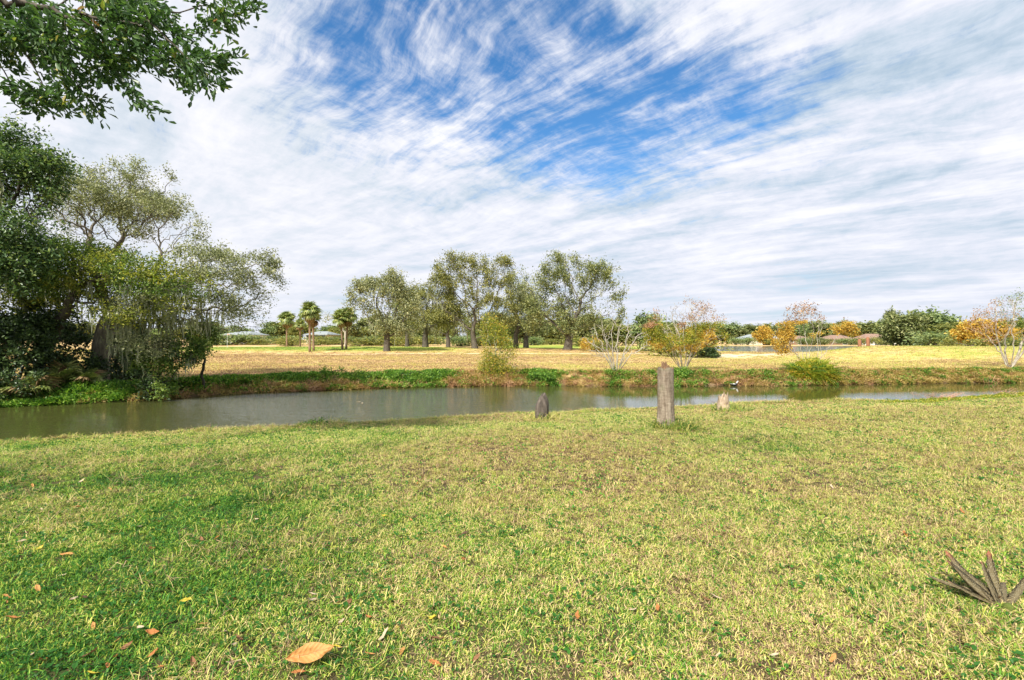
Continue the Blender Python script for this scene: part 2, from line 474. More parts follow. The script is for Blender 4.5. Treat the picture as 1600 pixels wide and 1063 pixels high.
def dryness_and_shade(x, y):
    """0 lush green .. 1 brown thatch; a lawn shade band is put in as greener"""
    x = np.asarray(x, float); y = np.asarray(y, float)
    a, b = yn(x), yf(x)
    nz = vnoise(x, y, .55, 41, 4) - .5
    nz2 = vnoise(x, y, 2.6, 43, 2) - .5
    q = x / np.maximum(y, 1.5)
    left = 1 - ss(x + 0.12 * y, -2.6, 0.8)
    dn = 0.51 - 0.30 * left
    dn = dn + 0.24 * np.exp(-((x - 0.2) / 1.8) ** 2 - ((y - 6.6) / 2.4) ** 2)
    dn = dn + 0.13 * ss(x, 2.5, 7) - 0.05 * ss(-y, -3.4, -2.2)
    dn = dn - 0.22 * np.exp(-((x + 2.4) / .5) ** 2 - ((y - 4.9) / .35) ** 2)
    dn = dn - 0.10 * np.exp(-((x - 4.5 - (y - 7.2)) / 3.5) ** 2 - ((y - 7.6) / .9) ** 2)  # diagonal band of shade on the right lawn, painted as greener grass
    dn = dn + 0.12 * ss(y, a - 1.6, a - .4) + 0.62 * nz + 0.42 * nz2
    # far field
    df = 0.86 + 0.42 * nz + .35 * (vnoise(x, y * 2.2, .09, 47, 3) - .5) + .10 * nz2
    df = df - .55 * np.exp(-(((x + 32) / 25.) ** 6) - ((y - 68) / 11.5) ** 6)
    df = df - .50 * ss(y, 68, 74) * ss(x, -6, 0) * (1 - ss(y, 100, 120))
    df = df - .30 * np.exp(-((x - 38) / 18.) ** 2 - ((y - 40) / 12.) ** 2)
    df = df - .22 * np.exp(-((x - 3.0 + (y - 28) * .35) / 1.4) ** 2 - ((y - 27) / 5.) ** 2) 
    df = df - .25 * np.exp(-((x - 9.5) / 2.6) ** 2 - ((y - 27) / 3.) ** 2)
    df = df - .28 * np.exp(-((x + 11) / 6.) ** 2) * (1 - ss(y - b, 1.2, 3.0))
    df = df + .05 * ss(-x, -2, 2) * (1 - ss(y, 30, 60))
    return np.clip(np.where(y < .5 * (a + b), dn, df), 0.02, 0.98)

def pale(x, y):
    """bare pale sand: the cart path strip and the lake shore"""
    py = 52 + 0.02 * x + 1.5 * np.sin(x / 17.)
    p = np.exp(-((y - py) / 1.3) ** 2) * (1 - ss(x, 20, 24)) * ss(x, -30, -20)
    p2 = np.exp(-((y - 52 - .1 * (x - 24)) / 6.5) ** 4) * ss(x / np.maximum(y, 1), .30, .42) * (1 - ss(x / np.maximum(y, 1), .60, .68))
    return np.clip(.75 * p + p2 * .9, 0, 1)

def axis(parts):
    out = []
    for a, b, st in parts: out += list(np.arange(a, b, st))
    return np.array(out)
gx = axis([(-30, 30, .25), (30, 128, 1.0)]); gx = np.concatenate([-np.geomspace(1600, 70, 14), -np.arange(66, 30, -1.0), gx, np.geomspace(129, 1600, 12)])
tn = np.concatenate([-60 + 60 * np.linspace(0, .95, 10) ** .6])
rows = []
A = yn(gx); B = yf(gx)
for t in np.linspace(0, 1, 8): rows.append(-60 + (A - 9 + 60) * t)
for s in np.arange(8.6, .5, -.4): rows.append(A - s)
for s in np.arange(.45, -.7, -.1): rows.append(A - s)
for s in (.25, .5, .75): rows.append((A + .7) * (1 - s) + (B - .6) * s)
for s in np.arange(-.5, 1.7, .1): rows.append(B + s)
for s in list(np.arange(1.8, 8, .4)) + list(np.arange(8, 48, .9)) + list(np.arange(48, 126, 1.3)) + list(np.geomspace(128, 1700, 14)): rows.append(B + s)
GY = np.array(rows); GX = np.tile(gx, (len(rows), 1))
GZ = height(GX, GY)
nr, nc = GX.shape
idx = np.arange(nr * nc).reshape(nr, nc)
quads = np.stack([idx[:-1, :-1], idx[:-1, 1:], idx[1:, 1:], idx[1:, :-1]], -1).reshape(-1, 4)
V = np.stack([GX, GY, GZ], -1).reshape(-1, 3)
m, n, out = new_mat('ground_cover')
geo = n.node('ShaderNodeNewGeometry').outputs['Position']
dry = n.attr('dry'); pal = n.attr('pale'); nearf = n.attr('near'); wet = n.attr('wet')
fine = n.noise(geo, 22, 6, .7); mid = n.noise(geo, 2.2, 5, .6); bigd = n.noise(n.v('MULTIPLY', geo, (1, .35, 1)), .5, 5, .6)
f = n.m('ADD', dry, n.m('MULTIPLY', n.m('SUBTRACT', fine, .5), .40))
f = n.m('ADD', f, n.m('MULTIPLY', n.m('SUBTRACT', mid, .5), .25))
f = n.m('ADD', f, n.m('MULTIPLY', n.m('SUBTRACT', bigd, .5), .3), clamp=True)
fieldc = n.ramp(f, [(0, (.10, .20, .03)), (.35, (.27, .33, .055)), (.55, (.48, .42, .11)), (.75, (.60, .44, .20)), (1, (.50, .31, .15))])
soil = n.mix(fine, (.035, .030, .015), (.12, .095, .045))
c = n.mix(nearf, fieldc, soil)
c = n.mix(n.m('MULTIPLY', pal, n.sstep(fine, .25, .6)), c, (.66, .58, .44))
c = n.mix(wet, c, n.mix(n.noise(geo, 9, 5, .7), (.055, .038, .024), (.22, .155, .10)))
principled(n, out, c, .9, .1, n.bump(n.m('ADD', fine, mid), .5, .05))
M['ground'] = m
BB = yf(V[:, 0]); AA = yn(V[:, 0])
wet = np.maximum((1 - ss(V[:, 2], -.52, -.18)) * (V[:, 1] < 60), 0)
g_me = np_mesh('ground', V, quads, m, True, {'dry': dryness_and_shade(V[:, 0], V[:, 1]), 'pale': pale(V[:, 0], V[:, 1]),
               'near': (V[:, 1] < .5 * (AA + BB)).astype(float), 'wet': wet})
tag(link('ground', g_me), kind='structure')

# water
m, n, out = new_mat('canal_water')
geo = n.node('ShaderNodeNewGeometry').outputs['Position']
gxn, gyn, gzn = n.sep(geo)
w1 = n.noise(n.v('MULTIPLY', geo, (1.0, 2.6, 1)), 4.2, 4, .6, 1.2)
w2 = n.noise(n.v('MULTIPLY', geo, (.6, 1.6, 1)), 1.3, 3, .5, .6)
hgt = n.m('ADD', w1, n.m('MULTIPLY', w2, 1.2))
calm = n.sstep(gxn, -2.5, 4.0)
far_ = n.sstep(gyn, 45, 60)
st = n.m('ADD', n.m('MULTIPLY', n.m('SUBTRACT', 1.0, calm), .17), .010)
st = n.m('ADD', st, n.m('MULTIPLY', far_, .10))
b = n.node('ShaderNodeBump'); b.inputs['Distance'].default_value = .25
n.put(b.inputs['Strength'], st); n.put(b.inputs['Height'], hgt)
wc = n.mix(n.noise(geo, .35, 3, .5), (.045, .052, .014), (.075, .078, .024))
principled(n, out, wc, .025, .5, b.outputs[0], IOR=1.55)
M['water'] = m
xs = np.concatenate([-np.geomspace(400, 32, 8), np.arange(-30, 31, 2.0), np.geomspace(32, 400, 8)])
V = np.concatenate([np.stack([xs, yn(xs) - .5, xs * 0 + WATER], 1), np.stack([xs, yf(xs) + 1.0, xs * 0 + WATER], 1)])
k = len(xs); i = np.arange(k - 1)
tag(link('canal_water', np_mesh('canal_water', V, np.stack([i, i + 1, i + 1 + k, i + k], 1), m)), kind='structure')
th = np.linspace(0, 2 * np.pi, 64, endpoint=False)
ct, st_ = np.cos(th), np.sin(th); yy_ = 106.5 + 37.5 * np.sign(st_) * np.abs(st_) ** .34
V = np.stack([72 + .4 * (yy_ - 106) + 34.5 * np.sign(ct) * np.abs(ct) ** .34, yy_, th * 0 + WATER], 1)
tag(link('lake_water', np_mesh('lake_water', V, [np.arange(64)[None, :]], m)), kind='structure')

# ------------------------------------------------------------------ scattered ground cover
def unit(a): return a / (np.linalg.norm(a, axis=-1, keepdims=True) + 1e-9)

def blades(n, area, L, wd, lean, seg=2, seed=0, disc=False, curl=.5):
    r = np.random.default_rng(seed)
    if disc:
        rr = area * np.sqrt(r.random(n)); a = r.random(n) * 2 * np.pi
        base = np.stack([rr * np.cos(a), rr * np.sin(a), np.zeros(n)], 1)
    else:
        base = np.stack([(r.random(n) - .5) * area, (r.random(n) - .5) * area, np.zeros(n)], 1)
    az = r.random(n) * 2 * np.pi
    ln = L * (.45 + .9 * r.random(n)); tilt = lean * (.3 + 1.0 * r.random(n))
    hd = np.stack([np.cos(az), np.sin(az), np.zeros(n)], 1); up = np.array([0, 0, 1.])
    side = np.stack([-np.sin(az), np.cos(az), np.zeros(n)], 1)
    tw = (r.random(n) - .5) * 1.2
    side = unit(side * np.cos(tw)[:, None] + up * np.sin(tw)[:, None])
    w = wd * (.6 + .8 * r.random(n))
    P = []; p = base.copy(); t = tilt.copy()
    P.append(p)
    for s in range(seg):
        dv = hd * np.sin(t)[:, None] + up * np.cos(t)[:, None]
        p = p + dv * (ln / seg)[:, None]; P.append(p); t = t + curl * (0.4 + r.random(n))
    Vv = []
    for s, p in enumerate(P):
        ww = (w * (1 - .25 * s / seg) / 2)[:, None]
        if s < seg: Vv += [p - side * ww, p + side * ww]
        else: Vv += [p]
    k = len(Vv); Vt = np.stack(Vv, 1).reshape(-1, 3)
    o = np.arange(n) * k
    q = [np.stack([o + 2 * s, o + 2 * s + 1, o + 2 * s + 3, o + 2 * s + 2], 1) for s in range(seg - 1)]
    tri = np.stack([o + 2 * (seg - 1), o + 2 * (seg - 1) + 1, o + 2 * seg], 1)
    tone = r.random(n)
    tones = np.concatenate([tone] * (seg - 1) + [tone]); hue = np.concatenate([np.full(n, .8)] * (seg - 1) + [np.zeros(n)])  # lower segments carry the painted shade, tips none
    return Vt, q, tri, tones, hue

def leaves_np(P, size, seed=0, droop=0.0, flat=.5, aspect=.45, six=False, out_from=None, jit=.35):
    """folded leaf faces at points P"""
    r = np.random.default_rng(seed); n = len(P)
    a = r.normal(size=(n, 3)); a[:, 2] *= (1 - flat * .6); a[:, 2] -= droop
    if out_from is not None: a = unit(a) + .6 * unit(P - out_from)
    a = unit(a)
    nv = r.normal(size=(n, 3)) * (1 - flat); nv[:, 2] += .9
    b = unit(np.cross(nv, a)); c = np.cross(a, b)
    L = (size * (1 - jit + 2 * jit * r.random(n)))[:, None]
    w = L * aspect
    if six:
        fr = [(0, 0, 0), (.32, .40, .10), (.72, .5, .12), (1, 0, -.08), (.72, -.5, .12), (.32, -.40, .10)]
        V = np.stack([P + a * L * x + b * w * y + c * L * z for x, y, z in fr], 1).reshape(-1, 3)
        o = np.arange(n) * 6
        return V, [np.stack([o, o + 1, o + 2, o + 3], 1), np.stack([o, o + 3, o + 4, o + 5], 1)], np.tile(r.random(n), 2)
    fr = [(0, 0, 0), (.52, .5, .13), (1, 0, 0), (.52, -.5, .13)]
    V = np.stack([P + a * L * x + b * w * y + c * L * z for x, y, z in fr], 1).reshape(-1, 3)
    o = np.arange(n) * 4
    return V, [np.stack([o, o + 1, o + 2, o + 3], 1)], r.random(n)

def merge(parts):
    """parts: (V,[faces],tone) -> one"""
    Vs, Q, T, tq, tt, off = [], [], [], [], [], 0
    for Vp, fs, tone in parts:
        c = 0
        for f in fs:
            tn_ = tone[c:c + len(f)]; c += len(f)
            if f.shape[1] == 4: Q.append(f + off); tq.append(tn_)
            else: T.append(f + off); tt.append(tn_)
        Vs.append(Vp); off += len(Vp)
    faces, tones = [], []
    if Q: faces.append(np.concatenate(Q)); tones.append(np.concatenate(tq))
    if T: faces.append(np.concatenate(T)); tones.append(np.concatenate(tt))
    return np.concatenate(Vs), faces, np.concatenate(tones)

def proto_collection(name, meshes):
    c = bpy.data.collections.new(name)
    for k, me in enumerate(meshes):
        o = bpy.data.objects.new('%s_%02d' % (name, k), me); c.objects.link(o)
    return c

def scatter(name, label, pts, protos, scale, dryv, tilt=.12, idx=None, cat=None):
    """one object that carries all the tufts through geometry nodes"""
    n = len(pts)
    me = bpy.data.meshes.new(name)
    me.vertices.add(n); me.vertices.foreach_set('co', np.asarray(pts, np.float32).ravel())
    def at(nm, ty, v, key='value'):
        a = me.attributes.new(nm, ty, 'POINT'); a.data.foreach_set(key, v)
    rot = np.stack([rng.normal(0, tilt, n), rng.normal(0, tilt, n), rng.random(n) * 6.283], 1).astype(np.float32)
    at('rot', 'FLOAT_VECTOR', rot.ravel(), 'vector')
    at('scl', 'FLOAT', np.asarray(scale, np.float32)); at('dry', 'FLOAT', np.asarray(dryv, np.float32))
    nb = len(protos.objects)
    at('idx', 'INT', (rng.integers(0, nb, n) if idx is None else idx).astype(np.int32))
    me.update()
    ng = bpy.data.node_groups.new(name, 'GeometryNodeTree')
    ng.interface.new_socket('Geometry', in_out='INPUT', socket_type='NodeSocketGeometry')
    ng.interface.new_socket('Geometry', in_out='OUTPUT', socket_type='NodeSocketGeometry')
    gi = ng.nodes.new('NodeGroupInput'); go = ng.nodes.new('NodeGroupOutput')
    ip = ng.nodes.new('GeometryNodeInstanceOnPoints')
    ci = ng.nodes.new('GeometryNodeCollectionInfo'); ci.inputs['Collection'].default_value = protos
    ci.inputs['Separate Children'].default_value = True; ci.inputs['Reset Children'].default_value = True
    def na(nm, ty):
        q = ng.nodes.new('GeometryNodeInputNamedAttribute'); q.data_type = ty; q.inputs['Name'].default_value = nm
        return q.outputs['Attribute']
    L = ng.links.new
    L(gi.outputs[0], ip.inputs['Points']); L(ci.outputs[0], ip.inputs['Instance'])
    ip.inputs['Pick Instance'].default_value = True
    L(na('idx', 'INT'), ip.inputs['Instance Index'])
    e2r = ng.nodes.new('FunctionNodeEulerToRotation'); L(na('rot', 'FLOAT_VECTOR'), e2r.inputs[0])
    L(e2r.outputs[0], ip.inputs['Rotation']); L(na('scl', 'FLOAT'), ip.inputs['Scale'])
    L(ip.outputs[0], go.inputs[0])
    o = link(name, me)
    md = o.modifiers.new('scatter', 'NODES'); md.node_group = ng
    tag(o, label, cat or 'grass', kind='stuff')
    return o

def blade_mesh(name, mat, *args, **kw):
    Vt, q, tri, tones, hue = blades(*args, **kw)
    me = np_mesh(name, Vt, q + [tri], mat, False, {'tone': tones, 'hue': hue})
    return me

# near lawn
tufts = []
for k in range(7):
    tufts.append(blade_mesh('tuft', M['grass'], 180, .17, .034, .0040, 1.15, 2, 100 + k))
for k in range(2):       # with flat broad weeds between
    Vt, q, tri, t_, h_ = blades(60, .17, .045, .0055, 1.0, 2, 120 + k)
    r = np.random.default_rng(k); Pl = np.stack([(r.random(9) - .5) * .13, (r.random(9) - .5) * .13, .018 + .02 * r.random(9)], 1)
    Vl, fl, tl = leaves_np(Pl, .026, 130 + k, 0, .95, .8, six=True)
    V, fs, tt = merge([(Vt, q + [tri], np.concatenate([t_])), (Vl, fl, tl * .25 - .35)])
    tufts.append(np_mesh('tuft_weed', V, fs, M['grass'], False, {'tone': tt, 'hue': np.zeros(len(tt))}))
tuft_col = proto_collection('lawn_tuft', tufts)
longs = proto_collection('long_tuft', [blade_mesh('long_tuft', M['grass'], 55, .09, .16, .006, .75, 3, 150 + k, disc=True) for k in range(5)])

def lawn_points(d0, d1, spacing, xlim=1.18):
    ny_ = int((d1 - d0) / spacing); P = []
    for i_ in range(ny_):
        y = d0 + (i_ + .5) * spacing; hw = y * xlim + 1.0
        x = np.arange(-hw, hw, spacing)
        P.append(np.stack([x, np.full_like(x, y)], 1))
    P = np.concatenate(P); P += (rng.random(P.shape) - .5) * spacing * 1.2
    return P
P = np.concatenate([lawn_points(1.2, 5, .082), lawn_points(5, 9.5, .105), lawn_points(9.5, 22, .14)])
P = P[P[:, 1] < yn(P[:, 0]) + .05]
Z = height(P[:, 0], P[:, 1])
dist = np.hypot(P[:, 0], P[:, 1])
dv = dryness_and_shade(P[:, 0], P[:, 1])
sc = (0.62 + .45 * rng.random(len(P)) + .5 * (vnoise(P[:, 0], P[:, 1], 1.7, 91, 3) - .3)) * (1 + .35 * ss(dist, 6, 16))
wix = np.where(rng.random(len(P)) < .16, rng.integers(7, 9, len(P)), rng.integers(0, 7, len(P)))
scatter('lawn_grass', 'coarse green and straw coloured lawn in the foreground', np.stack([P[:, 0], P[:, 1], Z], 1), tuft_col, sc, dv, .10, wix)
# flat thatch: thin straw lying every way in worn patches
thatch = proto_collection('thatch_tuft', [blade_mesh('thatch_tuft', M['grass'], 46, .20, .085, .0026, 1.9, 2, 190 + k, curl=.1) for k in range(4)])
P = lawn_points(1.2, 12, .13); P = P[P[:, 1] < yn(P[:, 0]) - .1]
tn_ = vnoise(P[:, 0], P[:, 1], 1.3, 93, 3); P = P[rng.random(len(P)) < np.clip((tn_ - .46) * 4, 0, .8)]
scatter('thatch', 'dead straw and thatch lying in the worn patches of the lawn', np.stack([P[:, 0], P[:, 1], height(P[:, 0], P[:, 1]) + .022], 1), thatch,
        .7 + .6 * rng.random(len(P)), np.clip(.62 + .3 * rng.random(len(P)), 0, 1), .15)
# long grass along the near edge and round the stumps
fx = rng.uniform(-22, 24, 2600); fo = np.abs(rng.normal(0, .30, 2600)); fy = yn(fx) - fo + .08
fd = np.clip(.56 + .3 * (vnoise(fx, fy, .5, 77) - .3) , .1, .9)
hs = .35 + .75 * vnoise(fx, fy * 0, 1.1, 66) * rng.random(2600) + .35 * ss(fx, 1, 9) * (1 - ss(fx, 10, 13)) * rng.random(2600)
hs = hs * (1 - .5 * ss(fx, 10, 14))
scatter('edge_grass', 'taller yellow grass along the near edge of the canal', np.stack([fx, fy, height(fx, fy) - .01], 1), longs, hs, fd, .2)
# thin long blades standing out of the lawn
P = lawn_points(1.6, 9, .34); P = P[P[:, 1] < yn(P[:, 0]) - .2]
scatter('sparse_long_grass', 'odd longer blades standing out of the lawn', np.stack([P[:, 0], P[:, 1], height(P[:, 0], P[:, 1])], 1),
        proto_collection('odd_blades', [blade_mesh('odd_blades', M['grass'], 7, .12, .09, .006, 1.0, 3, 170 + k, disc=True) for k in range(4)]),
        .6 + .5 * rng.random(len(P)), np.clip(dryness_and_shade(P[:, 0], P[:, 1]) - .02, 0, 1), .2)
# field beyond the canal
ftuft = proto_collection('field_tuft', [blade_mesh('field_tuft', M['grass'], 110, .7, .085, .014, .9, 2, 180 + k) for k in range(5)])
P = []
for y0, y1, sp in ((20, 32, .36), (32, 50, .55), (50, 78, .9)):
    for y in np.arange(y0, y1, sp):
        x = np.arange(-y * 1.12 - 2, y * 1.12 + 2, sp); P.append(np.stack([x, np.full_like(x, y)], 1) + (rng.random((len(x), 2)) - .5) * sp)
P = np.concatenate(P); P = P[(P[:, 1] > yf(P[:, 0]) + .9)]
Z = height(P[:, 0], P[:, 1]); ok = (Z > -.35) & (rng.random(len(P)) > pale(P[:, 0], P[:, 1])); P, Z = P[ok], Z[ok]
scatter('field_grass', 'short dry yellow grass of the field beyond the canal', np.stack([P[:, 0], P[:, 1], Z], 1), ftuft,
        (.6 + .4 * rng.random(len(P))) * (1 + .6 * ss(P[:, 1], 28, 70)), dryness_and_shade(P[:, 0], P[:, 1]), .05)

# bank cover: green vines and dry bracken
def leafclump(mat, n, rad, hgt, size, seed, aspect=.7):
    r = np.random.default_rng(seed)
    q = unit(r.normal(size=(n, 3))); q[:, 2] = np.abs(q[:, 2])
    P = q * (rad * (.55 + .45 * r.random(n)))[:, None]; P[:, 2] *= hgt / rad
    Vv, f, t = leaves_np(P, size, seed, .1, .45, aspect, out_from=np.array([0, 0, -.1]))
    return np_mesh('leaf_clump', Vv, f, mat, False, {'tone': t})
def stemclump(mat, n, rad, L, wd, seed):
    Vt, q, tri, tones, hue = blades(n, rad, L, wd, 1.1, 3, seed, disc=True, curl=.55)
    return np_mesh('stem_clump', Vt, q + [tri], mat, False, {'tone': tones})
vinec = proto_collection('vine_clump', [leafclump(M['vine'], 120, .30, .22, .085, 200 + k) for k in range(4)])
olivec = proto_collection('olive_clump', [leafclump(M['mixdry'], 120, .30, .24, .075, 210 + k, .5) for k in range(4)])
dryc = proto_collection('dry_clump', [stemclump(M['russet'], 70, .25, .34, .014, 220 + k) for k in range(3)] + [stemclump(M['mixdry'], 70, .25, .30, .014, 230 + k) for k in range(3)])

def bank_pts(n, x0, x1, o0, o1):
    x = rng.uniform(x0, x1, n); o = rng.uniform(o0, o1, n); y = yf(x) + o
    return x, y, o
def gfrac(x):   # share of green cover along the bank, read along the far shore
    return np.interp(x, [-30, -15, -11, -9.0, -8.0, -6.8, -6.2, -3.2, -2.4, .5, .9, 2.0, 2.5, 4.3, 4.7, 6.0, 7.0, 8.0, 8.6, 11, 13, 15.5, 30],
                     [.9, .95, .8, .55, .35, .25, .9, .85, .10, .08, .85, .7, .10, .2, .75, .15, .8, .7, .12, .15, .5, .15, .3])
x, y, o = bank_pts(5200, -34, 34, -.15, 1.75)
pg = gfrac(x + rng.normal(0, .15, len(x))); lowp = (o < .6) & (x > -13)
isg = rng.random(len(x)) < np.where(lowp, pg * np.where(x < -6.3, .22, .55), pg)
isg |= (x < -7) & (o > .8) & (rng.random(len(x)) < .75)
z = np.maximum(height(x, y), WATER + .02)
sz = .55 + .75 * vnoise(x, y, 1.1, 55) ; sz = sz * np.where(x > 2, .85, 1.0) * (1 - .35 * ss(o, 1.0, 1.75))
def sub(mk): return np.stack([x[mk], y[mk], z[mk]], 1)
scatter('bank_vines', 'low green leafy vines covering the far canal bank', sub(isg), vinec, sz[isg], np.zeros(isg.sum()), .25, cat='ground cover')
ol = (~isg) & ((x > 13.5) | (rng.random(len(x)) < .28)) & (rng.random(len(x)) < .7)
scatter('bank_weeds', 'low yellow and brown leafy weeds on the far canal bank', sub(ol), olivec, sz[ol] * .95, np.zeros(ol.sum()), .25, cat='ground cover')
dr = (~isg) & (~ol)
scatter('bank_bracken', 'dry brown stems and roots along the far canal bank', sub(dr), dryc, sz[dr] * 1.0, np.zeros(dr.sum()), .4, cat='ground cover')

# ------------------------------------------------------------------ trees
def colonize(trunk, att, D, kill, iters=90, jit=.22, seed=0, up=.05):
    r = np.random.default_rng(seed)
    nodes = [np.array(p, float) for p in trunk]; par = [-1] + list(range(len(trunk) - 1))
    A_ = np.asarray(att, float)
    NP = np.array(nodes)
    dd = np.linalg.norm(A_[:, None] - NP[None], axis=2)
    best = dd.argmin(1); bd = dd.min(1)
    alive = np.ones(len(A_), bool)
    last = {}
    for it in range(iters):
        al = np.where(alive)[0]
        if len(al) == 0: break
        NPa = np.array(nodes)
        dirs = unit(A_[al] - NPa[best[al]])
        acc = np.zeros((len(nodes), 3)); np.add.at(acc, best[al], dirs)
        cnt = np.bincount(best[al], minlength=len(nodes))
        act = np.where(cnt > 0)[0]
        new = []
        for i_ in act:
            dv_ = acc[i_] / cnt[i_] + r.normal(0, jit, 3); dv_[2] += up
            dv_ /= np.linalg.norm(dv_) + 1e-9
            p = nodes[i_] + dv_ * D
            if i_ in last and len(last[i_]) > 3:
                continue
            last.setdefault(i_, []).append(1)
            new.append(len(nodes)); nodes.append(p); par.append(int(i_))
        if not new:
            break
        NPn = np.array([nodes[j] for j in new])
        d2 = np.linalg.norm(A_[al][:, None] - NPn[None], axis=2)
        mi = d2.argmin(1); md = d2[np.arange(len(al)), mi]
        upd = md < bd[al]
        best[al[upd]] = np.array(new)[mi[upd]]; bd[al[upd]] = md[upd]
        alive[al[md < kill]] = False
    return np.array(nodes), np.array(par)

def skeleton(nodes, par, r_tip, r_base):
    n = len(nodes); ch = [[] for _ in range(n)]
    for i_ in range(1, n): ch[par[i_]].append(i_)
    tips = np.zeros(n)
    for i_ in range(n - 1, -1, -1):
        if not ch[i_]: tips[i_] = 1
        if par[i_] >= 0: tips[par[i_]] += tips[i_]
    e = math.log(max(r_base / r_tip, 1.01)) / math.log(max(tips[0], 2))
    rad = r_tip * tips ** e
    chains, radii = [], []
    stack = [(0, None)]
    while stack:
        s, p = stack.pop()
        idxs = [p, s] if p is not None else [s]
        cur = s
        while ch[cur]:
            cs = sorted(ch[cur], key=lambda c: -tips[c])
            for o_ in cs[1:]: stack.append((o_, cur))
            cur = cs[0]; idxs.append(cur)
        P = nodes[idxs].copy(); rr = rad[idxs].copy()
        if p is not None: rr[0] = min(rad[p] * .8, rr[1] * 1.25)
        if len(P) >= 2:
            rr[-1] *= .5; chains.append(P); radii.append(rr)
    return chains, radii, tips, rad

def blob_points(blobs, n, seed=0, shell=.35):
    """blobs: (cx,cy,cz, rx,ry,rz, weight)"""
    r = np.random.default_rng(seed)
    w = np.array([b[6] * b[3] * b[4] * b[5] for b in blobs]) ** .85
    k = r.choice(len(blobs), n, p=w / w.sum())
    q = unit(r.normal(size=(n, 3))) * (r.random(n) ** shell)[:, None]
    Bc = np.array([b[:3] for b in blobs])[k]; Br = np.array([b[3:6] for b in blobs])[k]
    return Bc + q * Br

def make_moss(P, L0, seed, wd=.035, strands=5):
    r = np.random.default_rng(seed); chs = []
    n = len(P) * strands
    base = np.repeat(P, strands, 0) + r.normal(0, .07, (n, 3))
    L = np.repeat(L0, strands) * (.4 + .8 * r.random(n))
    seg = 4; rows_ = []
    az = r.random(n) * 6.283; side = np.stack([np.cos(az), np.sin(az), 0 * az], 1)
    for s in range(seg + 1):
        t = s / seg
        p = base - np.array([0, 0, 1.]) * (L * t)[:, None] + r.normal(0, .02, (n, 3)) * (s > 0)
        w = wd * (.5 + 1.2 * t * (1 - t) * 2) * (1 - t * .9) * (.6 + .8 * r.random(n))
        rows_ += [p - side * w[:, None], p + side * w[:, None]]
    Vv = np.stack(rows_, 1).reshape(-1, 3); k_ = 2 * (seg + 1); o = np.arange(n) * k_
    q = np.concatenate([np.stack([o + 2 * s, o + 2 * s + 1, o + 2 * s + 3, o + 2 * s + 2], 1) for s in range(seg)])
    return Vv, q, np.tile(r.random(n), seg)

